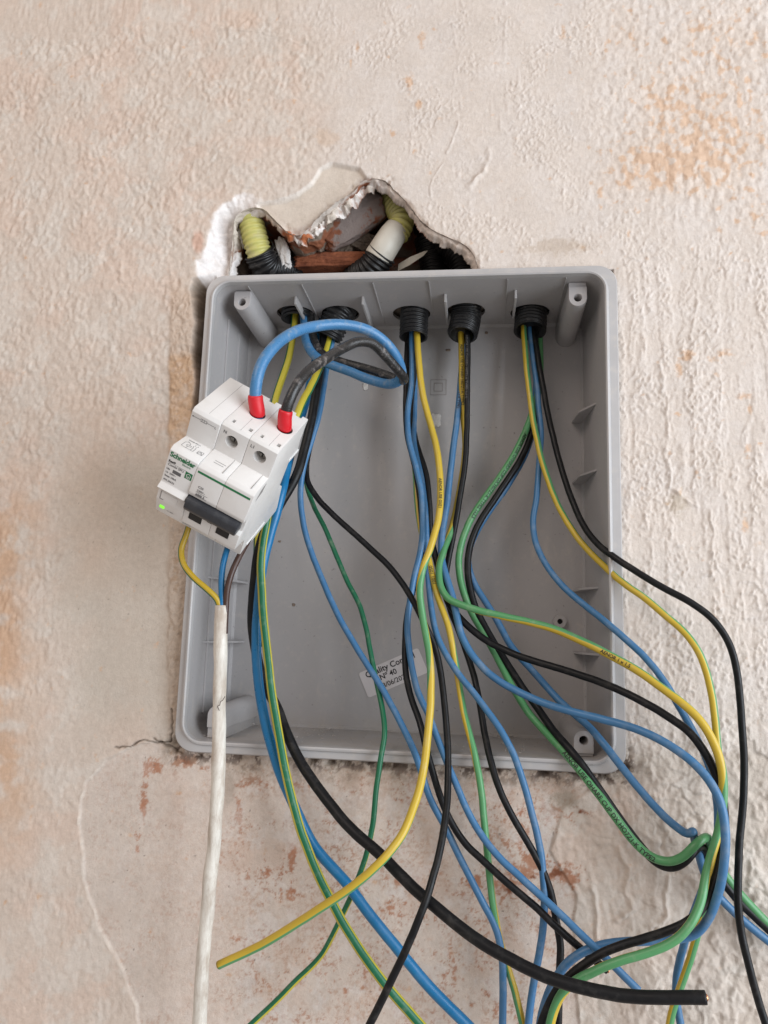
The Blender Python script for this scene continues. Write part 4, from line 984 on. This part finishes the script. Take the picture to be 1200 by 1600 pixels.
# second tube
w([(523, 490, .060), (519, 535, .052), (513, 560, .050), (507, 600, .044), (498, 650, .038), (485, 695, .034), (474, 730, .031), (469, 770, .029), (474, 820, .027), (487, 865, .025), (505, 910, .022), (530, 965, .018), (560, 1018, .013), (592, 1068, .007), (610, 1098, .003), (632, 1140, -.004), (648, 1175, -.008), (660, 1210, -.011), (673, 1250, -.013), (695, 1292, -.014), (720, 1344, -.014), (753, 1406, -.015), (774, 1446, -.015), (784, 1492, -.016), (786, 1545, -.017), (785, 1600, -.018), (785, 1650, -.018)], r0, B_, "thin blue wire crossing the quality sticker's left end", GW, cut=False)
w([(528, 490, .060), (512, 545, .058), (500, 610, .052), (488, 680, .044), (478, 728, .038), (480, 752, .034), (497, 779, .031), (516, 800, .029), (540, 822, .027), (580, 858, .024), (613, 890, .020), (640, 930, .012), (660, 968, .010), (677, 1003, .010), (688, 1048, .007), (695, 1103, .001), (699, 1155, -.006), (700, 1208, -.014), (697, 1275, -.028), (686, 1335, -.040), (666, 1408, -.052), (641, 1471, -.054), (612, 1533, -.054), (580, 1596, -.053), (556, 1650, -.052)], r0, K_, "thin black wire swinging from beside the breaker across the box, then down to the left", GW, cut=False)
w([(516, 490, .063, 0), (508, 560, .062), (494, 640, .056), (482, 700, .050), (477, 750, .044), (490, 790, .040), (510, 828, .037), (523, 863, .034), (540, 903, .030), (560, 943, .026), (573, 985, .021), (580, 1023, .016), (590, 1073, .009), (598, 1113, .002), (601, 1147, -.005), (594, 1190, -.010), (588, 1233, -.012), (583, 1290, -.013, 40), (570, 1346, -.013, 60), (549, 1398, -.013, 70), (535, 1428, -.014, 80), (520, 1460, -.014, 95), (500, 1495, -.014, 100), (462, 1533, -.015, 100), (420, 1575, -.015), (378, 1614, -.015)], .0017, YD, "thin dark green wire across the sticker turning to yellow at the lower left", GW, stripe=True, thr=-.35, cut=False)
# third tube
w([(652, 490, .056, 180), (652, 520, .050), (654, 560, .046), (660, 610, .042), (672, 660, .038), (684, 710, .033), (689, 760, .027), (685, 808, .020), (673, 853, .012, 205), (659, 893, .008, 290), (656, 925, .006, 340), (661, 962, .004, 360), (668, 1005, .001, 395), (672, 1042, -.003, 440), (673, 1085, -.008, 500), (669, 1140, -.014, 535), (663, 1198, -.022, 550), (650, 1252, -.032, 565), (630, 1300, -.042, 590), (600, 1342, -.048, 605), (560, 1378, -.048, 615), (518, 1408, -.045, 620), (470, 1440, -.040, 625), (420, 1470, -.034, 630), (380, 1490, -.030), (341, 1508, -.027)], .00235, Y_, "yellow wire with green edge ending in a cut tip near the white cable", GW, stripe=True, thr=.2,
  prints=[dict(body="AENOR USE 0XE1", size=.0030, s0=.138, phi=0, r=.00235, mat=M['black_print'])])
w([(645, 490, .058), (643, 530, .052), (643, 600, .046), (637, 650, .042), (639, 690, .038), (650, 730, .034), (659, 770, .030), (661, 820, .026), (657, 860, .024), (648, 900, .022), (640, 940, .021), (637, 985, .018), (643, 1040, .012), (653, 1082, .007), (670, 1117, .000), (683, 1153, -.005), (697, 1187, -.010), (714, 1228, -.014), (736, 1278, -.018), (770, 1328, -.022), (812, 1369, -.025), (847, 1402, -.028), (887, 1440, -.032), (927, 1479, -.036), (960, 1510, -.038), (997, 1547, -.040)], r0, B_, "blue wire ending in a cut tip above the thickest black wire's end", GW)
w([(637, 490, .062), (636, 540, .058), (634, 600, .054), (637, 680, .050), (650, 740, .045), (657, 790, .040), (660, 850, .035), (648, 910, .030), (638, 950, .026), (633, 1000, .020), (634, 1050, .013), (643, 1090, .008), (657, 1130, .000), (670, 1183, -.008), (683, 1233, -.012), (697, 1270, -.015), (724, 1315, -.018), (762, 1352, -.021), (800, 1387, -.024), (840, 1420, -.026), (877, 1455, -.028), (913, 1487, -.029), (950, 1517, -.030)], r0, K_, "black wire ending in a cut tip just left of the blue wire's cut tip", GW)
w([(640, 490, .064, 180), (642, 560, .064), (644, 640, .060), (648, 730, .056, 130), (652, 790, .050, 120), (660, 840, .040, 160), (669, 872, .030, 180), (676, 900, .026), (684, 930, .022), (695, 962, .018), (704, 992, .014, 200), (712, 1035, .010, 250), (718, 1073, .006, 270), (724, 1107, .001, 275), (733, 1147, -.005, 290), (743, 1187, -.010, 330), (751, 1227, -.013, 350), (757, 1290, -.014, 360), (763, 1346, -.014, 370), (770, 1408, -.014, 390), (778, 1458, -.014, 420), (791, 1504, -.014, 440), (803, 1546, -.014, 450), (818, 1606, -.014), (826, 1650, -.014)], r0, Y_, "yellow printed wire turning green below the box, left of the vertical blue wire", GW, stripe=True, thr=.1, cut=False,
  prints=[dict(body="0501 1001", size=.0032, s0=.205, phi=0, r=r0, mat=M['black_print'])])
w([(648, 490, .063), (648, 560, .060), (648, 640, .054), (648, 695, .048), (656, 735, .042), (664, 800, .036), (667, 870, .030), (669, 910, .026), (673, 945, .020), (682, 990, .013), (697, 1023, .008), (717, 1054, .003), (738, 1080, -.001), (758, 1106, -.005), (783, 1141, -.010), (801, 1176, -.013), (813, 1210, -.015), (827, 1253, -.017), (837, 1293, -.018), (846, 1340, -.018), (851, 1405, -.018), (848, 1453, -.018), (840, 1503, -.018), (831, 1553, -.018), (826, 1600, -.018), (822, 1650, -.018)], r0, B_, "blue wire passing just right of the sticker, then straight down past the rust stains", GW, cut=False)
w([(650, 490, .060), (648, 560, .058), (644, 640, .054), (650, 690, .050), (664, 735, .045), (670, 790, .040), (673, 840, .036), (683, 882, .032), (691, 917, .029), (700, 942, .026), (714, 960, .023), (733, 980, .021), (757, 999, .020), (785, 1014, .018), (813, 1026, .014), (867, 1042, .006), (927, 1062, -.007), (973, 1081, -.018), (1015, 1102, -.026), (1047, 1122, -.030), (1077, 1144, -.034), (1102, 1176, -.036), (1120, 1213, -.037), (1130, 1253, -.038), (1132, 1300, -.039), (1127, 1340, -.040), (1113, 1387, -.041), (1094, 1424, -.042), (1070, 1443, -.043), (1033, 1458, -.043), (980, 1475, -.044), (940, 1491, -.044), (900, 1518, -.043), (867, 1553, -.042), (846, 1600, -.040), (838, 1650, -.039)], .0023, K_, "black wire from the middle tube arcing across the right rim into the right hand bundle", GW, cut=False)
# fourth tube
w([(720, 490, .061, 180), (721, 522, .057), (722, 600, .054), (725, 655, .055), (727, 700, .054), (722, 750, .050, 200), (712, 800, .045, 240), (702, 836, .038, 290), (692, 862, .031, 330), (685, 890, .026, 345), (688, 915, .022, 350), (700, 935, .018, 352), (728, 947, .014, 355), (755, 956, .012, 330), (785, 963, .010, 305), (825, 971, .006, 285), (867, 984, .000, 275), (917, 1005, -.010, 262), (960, 1027, -.018, 240), (998, 1049, -.025, 230), (1038, 1078, -.031, 230), (1068, 1101, -.035, 215), (1095, 1128, -.038, 200), (1115, 1160, -.040, 195), (1127, 1196, -.041, 230), (1131, 1235, -.041, 300), (1127, 1285, -.040, 400), (1115, 1328, -.041, 450), (1103, 1367, -.043, 430), (1095, 1405, -.047, 380), (1080, 1441, -.051, 370), (1053, 1470, -.052, 365), (1013, 1488, -.052), (960, 1504, -.051), (927, 1518, -.050), (897, 1534, -.049, 400), (873, 1559, -.048, 440), (860, 1600, -.047, 450), (856, 1650, -.046)], .00235, Y_, "green and yellow wire crossing the right rim low, then curling back at the bottom", GW, stripe=True, thr=.0, cut=False,
  prints=[dict(body="AENOR USE O<HAR> H07Z1-K TYPE2", size=.0028, s0=.028, phi=0, r=.00235, mat=M['black_print']), dict(body="AENOR 1 x 1.5", size=.0030, s0=.330, phi=10, r=.00235, mat=M['black_print'])])
w([(731, 490, .057), (731, 522, .053), (730, 600, .049), (729, 670, .047), (725, 740, .044), (716, 795, .041), (706, 850, .039), (698, 890, .037), (697, 920, .034), (704, 955, .031), (716, 985, .028), (730, 1022, .023), (742, 1063, .017), (749, 1096, .010), (757, 1143, .000), (765, 1180, -.008), (776, 1222, -.014), (799, 1273, -.017), (820, 1309, -.018), (842, 1347, -.018), (859, 1388, -.018), (869, 1437, -.018), (876, 1476, -.018), (875, 1520, -.018), (872, 1600, -.018), (872, 1650, -.018)], r0, K_, "black wire beside the printed yellow one, then down past the darkest rust stain", GW, cut=False,
  prints=[dict(body="AENOR USE O<HAR> H07Z1-K TYPE2 1x1.5", size=.0026, s0=.02, phi=30, r=r0, mat=M['grey_print'])])
w([(727, 490, .064), (724, 540, .062), (719, 606, .056), (713, 667, .050), (706, 722, .045), (699, 785, .040), (690, 835, .035), (689, 868, .031), (695, 895, .027), (707, 930, .022), (713, 957, .019), (720, 990, .017), (733, 1017, .015), (753, 1042, .013), (783, 1066, .009), (820, 1086, .004), (857, 1101, -.003), (893, 1112, -.010), (940, 1123, -.018), (990, 1137, -.027), (1035, 1158, -.035), (1070, 1181, -.040), (1100, 1209, -.044), (1120, 1240, -.047), (1131, 1276, -.048), (1134, 1315, -.049), (1130, 1360, -.048), (1121, 1400, -.045), (1106, 1437, -.041), (1085, 1460, -.037), (1053, 1468, -.035), (1000, 1470, -.034), (950, 1474, -.034), (910, 1488, -.034), (880, 1511, -.034), (860, 1545, -.034), (848, 1580, -.034), (838, 1640, -.034)], .00235, B_, "blue wire bowing over the box's lower right corner, front of the bundle", GW, cut=False,
  prints=[dict(body="AENOR USE O<HAR> H07Z1-K TYPE2", size=.0027, s0=.035, phi=10, r=.00235, mat=M['black_print'])])
# fifth tube
w([(816, 490, .062, -80), (818, 515, .056), (822, 560, .051), (827, 610, .046), (834, 660, .041), (844, 708, .036), (858, 755, .031), (876, 798, .026, -90), (893, 826, .021, -110), (914, 855, .014, -120), (940, 881, .005, -120), (973, 910, -.007, -110), (1007, 934, -.014), (1038, 960, -.019), (1072, 990, -.023, -100), (1094, 1022, -.026), (1107, 1062, -.028), (1116, 1110, -.029, -100), (1122, 1160, -.030), (1126, 1210, -.030), (1127, 1270, -.030), (1122, 1330, -.029), (1110, 1380, -.028, -60), (1098, 1430, -.026, -60), (1087, 1472, -.024, -50), (1077, 1502, -.023), (1063, 1540, -.022), (1050, 1582, -.021), (1040, 1640, -.021)], r0, Y_, "yellow and green wire from the rightmost tube, just below the furthest right black wire", GW, stripe=True, thr=.15, cut=False)
w([(827, 490, .064), (828, 515, .058), (834, 570, .053), (841, 625, .048), (845, 680, .044), (842, 725, .040), (837, 783, .036), (833, 817, .034), (838, 850, .031), (853, 882, .027), (874, 910, .020), (913, 946, .008), (957, 981, -.006), (1000, 1019, -.014), (1037, 1064, -.018), (1060, 1103, -.020), (1080, 1137, -.022), (1098, 1170, -.023), (1112, 1210, -.024), (1122, 1270, -.024), (1119, 1330, -.023), (1098, 1390, -.021), (1080, 1435, -.018), (1068, 1478, -.016), (1058, 1520, -.015), (1056, 1553, -.015), (1063, 1600, -.015), (1072, 1650, -.015)], r0, B_, "blue wire from the rightmost tube crossing the right rim at mid height", GW, cut=False)
w([(834, 490, .064), (834, 515, .057), (843, 575, .050), (855, 640, .044), (869, 700, .037), (883, 752, .029), (895, 785, .023), (909, 816, .016), (932, 848, .006), (973, 879, -.007), (1033, 916, -.014), (1082, 944, -.017), (1115, 970, -.018), (1138, 1003, -.019), (1150, 1045, -.020), (1156, 1100, -.020), (1161, 1160, -.020), (1163, 1200, -.020), (1160, 1270, -.021), (1154, 1337, -.024), (1153, 1400, -.027), (1159, 1460, -.027), (1173, 1522, -.027), (1194, 1590, -.027), (1212, 1650, -.027)], r0, K_, "black wire furthest right, crossing the rim highest and falling to the bottom corner", GW, cut=False)
w([(842, 490, .066, 0), (843, 530, .062), (844, 575, .060), (839, 620, .057), (827, 660, .054), (807, 702, .050), (780, 747, .046), (757, 778, .043), (735, 813, .040), (722, 845, .038), (717, 876, .037), (720, 910, .036), (728, 935, .035), (741, 965, .034), (762, 1000, .031), (787, 1047, .027), (812, 1093, .021), (826, 1115, .017), (848, 1139, .010), (872, 1164, .000), (902, 1199, -.010), (937, 1243, -.015), (966, 1282, -.018), (990, 1314, -.020), (1014, 1337, -.022), (1040, 1347, -.025), (1066, 1340, -.029), (1088, 1320, -.031), (1104, 1308, -.026), (1112, 1325, -.013), (1122, 1352, -.009), (1135, 1371, -.009), (1155, 1396, -.009), (1176, 1420, -.009), (1200, 1444, -.009), (1240, 1480, -.009)], .0024, Y_, "green wire with large black lettering, bending up in a hook at its lower end", GW, stripe=True, thr=-.85, cut=False,
  prints=[dict(body="AENOR USE OHARE CUP DX HO7Z1-K TYPE2", size=.0036, s0=.352, phi=10, r=.0024, mat=M['black_print']), dict(body="AENOR USE O<HAR> CUP DX H07Z1-K TYPE2 1x2.5", size=.0032, s0=.10, phi=-20, r=.0024, mat=M['black_print'])])
w([(838, 490, .068), (840, 560, .066), (838, 640, .060), (826, 690, .055), (805, 733, .051), (776, 775, .047), (750, 815, .043), (736, 850, .040), (731, 888, .038), (735, 925, .036), (748, 962, .034), (773, 1007, .030), (800, 1048, .026), (827, 1088, .020), (858, 1133, .008), (894, 1176, -.008), (924, 1215, -.012), (954, 1258, -.014), (984, 1300, -.016), (1008, 1331, -.018), (1030, 1351, -.020), (1050, 1356, -.022), (1070, 1347, -.025), (1086, 1328, -.024), (1096, 1322, -.016), (1103, 1335, -.009), (1119, 1362, -.009), (1138, 1388, -.009), (1161, 1414, -.009), (1198, 1449, -.009), (1240, 1486, -.009)], .0024, K_, "black wire lying alongside the green printed one and its hook", GW, cut=False)
w([(836, 490, .070), (838, 600, .066), (828, 690, .060), (796, 755, .055), (764, 800, .050), (742, 838, .047), (732, 868, .044), (735, 895, .042), (744, 917, .041), (757, 938, .040), (774, 965, .038), (798, 1008, .034), (828, 1044, .030), (860, 1080, .023), (893, 1112, .012), (924, 1140, .000), (943, 1162, -.007), (980, 1210, -.013), (1013, 1249, -.016), (1043, 1281, -.019), (1068, 1301, -.023), (1080, 1305, -.028), (1083, 1298, -.028), (1086, 1312, -.018), (1091, 1335, -.011), (1100, 1365, -.009), (1112, 1388, -.009), (1128, 1407, -.009), (1152, 1430, -.009), (1198, 1468, -.009), (1240, 1500, -.009)], .0023, B_, "blue wire right of the green lettered one, kinked where the wires gather", GW, cut=False)

# ------------------------------------------------------------ white sheathed cable with its three cores
sh = empty("sheathed_cable", at(347, 945, -.045)); tag(sh, "dirty white sheathed cable hanging from under the breaker with three cores showing", "cable")
inv = Matrix.Translation(-sh.location)
S = wire_path([(347, 946, -.046), (345, 1000, -.046), (343, 1080, -.045), (342, 1160, -.044), (340, 1240, -.043), (334, 1320, -.041), (325, 1410, -.038), (317, 1500, -.036), (312, 1600, -.034), (309, 1660, -.033)])
rad = .0039 + .00012 * np.sin(np.arange(len(S)) * .11) + .00010 * np.sin(np.arange(len(S)) * .37)
o, _ = tube("sheath", S, rad, M['sheath'], sh, seg=24); o.matrix_parent_inverse = inv
# split in the sheath
cr_ = wire_path([(351, 1088, -.0490), (347, 1094, -.0494), (344, 1096, -.0496), (342, 1102, -.0497), (339, 1103, -.0496), (342, 1110, -.0495)], step=.0005, it=0); o, _ = tube("sheath_split", cr_, .00022, M['brown'], sh, seg=6); o.matrix_parent_inverse = inv
for nm, pts, m_, st_, ph in (("blue_core", None, M['blue_thick'], False, 0), ("brown_core", None, M['brown'], False, 0), ("earth_core", None, M['yg_old'], True, 0)):
    dstart, rest = {"blue_core": ((37, 20, 8), [(350, 875, -.044), (346, 905, -.046), (347, 946, -.0465), (346, 990, -.046)]),
                    "brown_core": ((52, 32, 6), [(371, 875, -.046), (361, 898, -.048), (355, 922, -.048), (353, 946, -.0465), (351, 990, -.046)]),
                    "earth_core": ((12, 36, 12), [(290, 838, -.046), (283, 858, -.046), (286, 880, -.047), (303, 903, -.049), (325, 922, -.049), (341, 940, -.047), (344, 990, -.046)])}[nm]
    A = [(*dev(*dstart), 0)] + [(*at(*p), 0) for p in rest]; S = relax(catmull(A, .001), 6); ph = np.full(len(S), 100.0)
    o, _ = tube(nm, S, .00185, m_, sh, ph if st_ else None, stripe_thr=.35); o.matrix_parent_inverse = inv
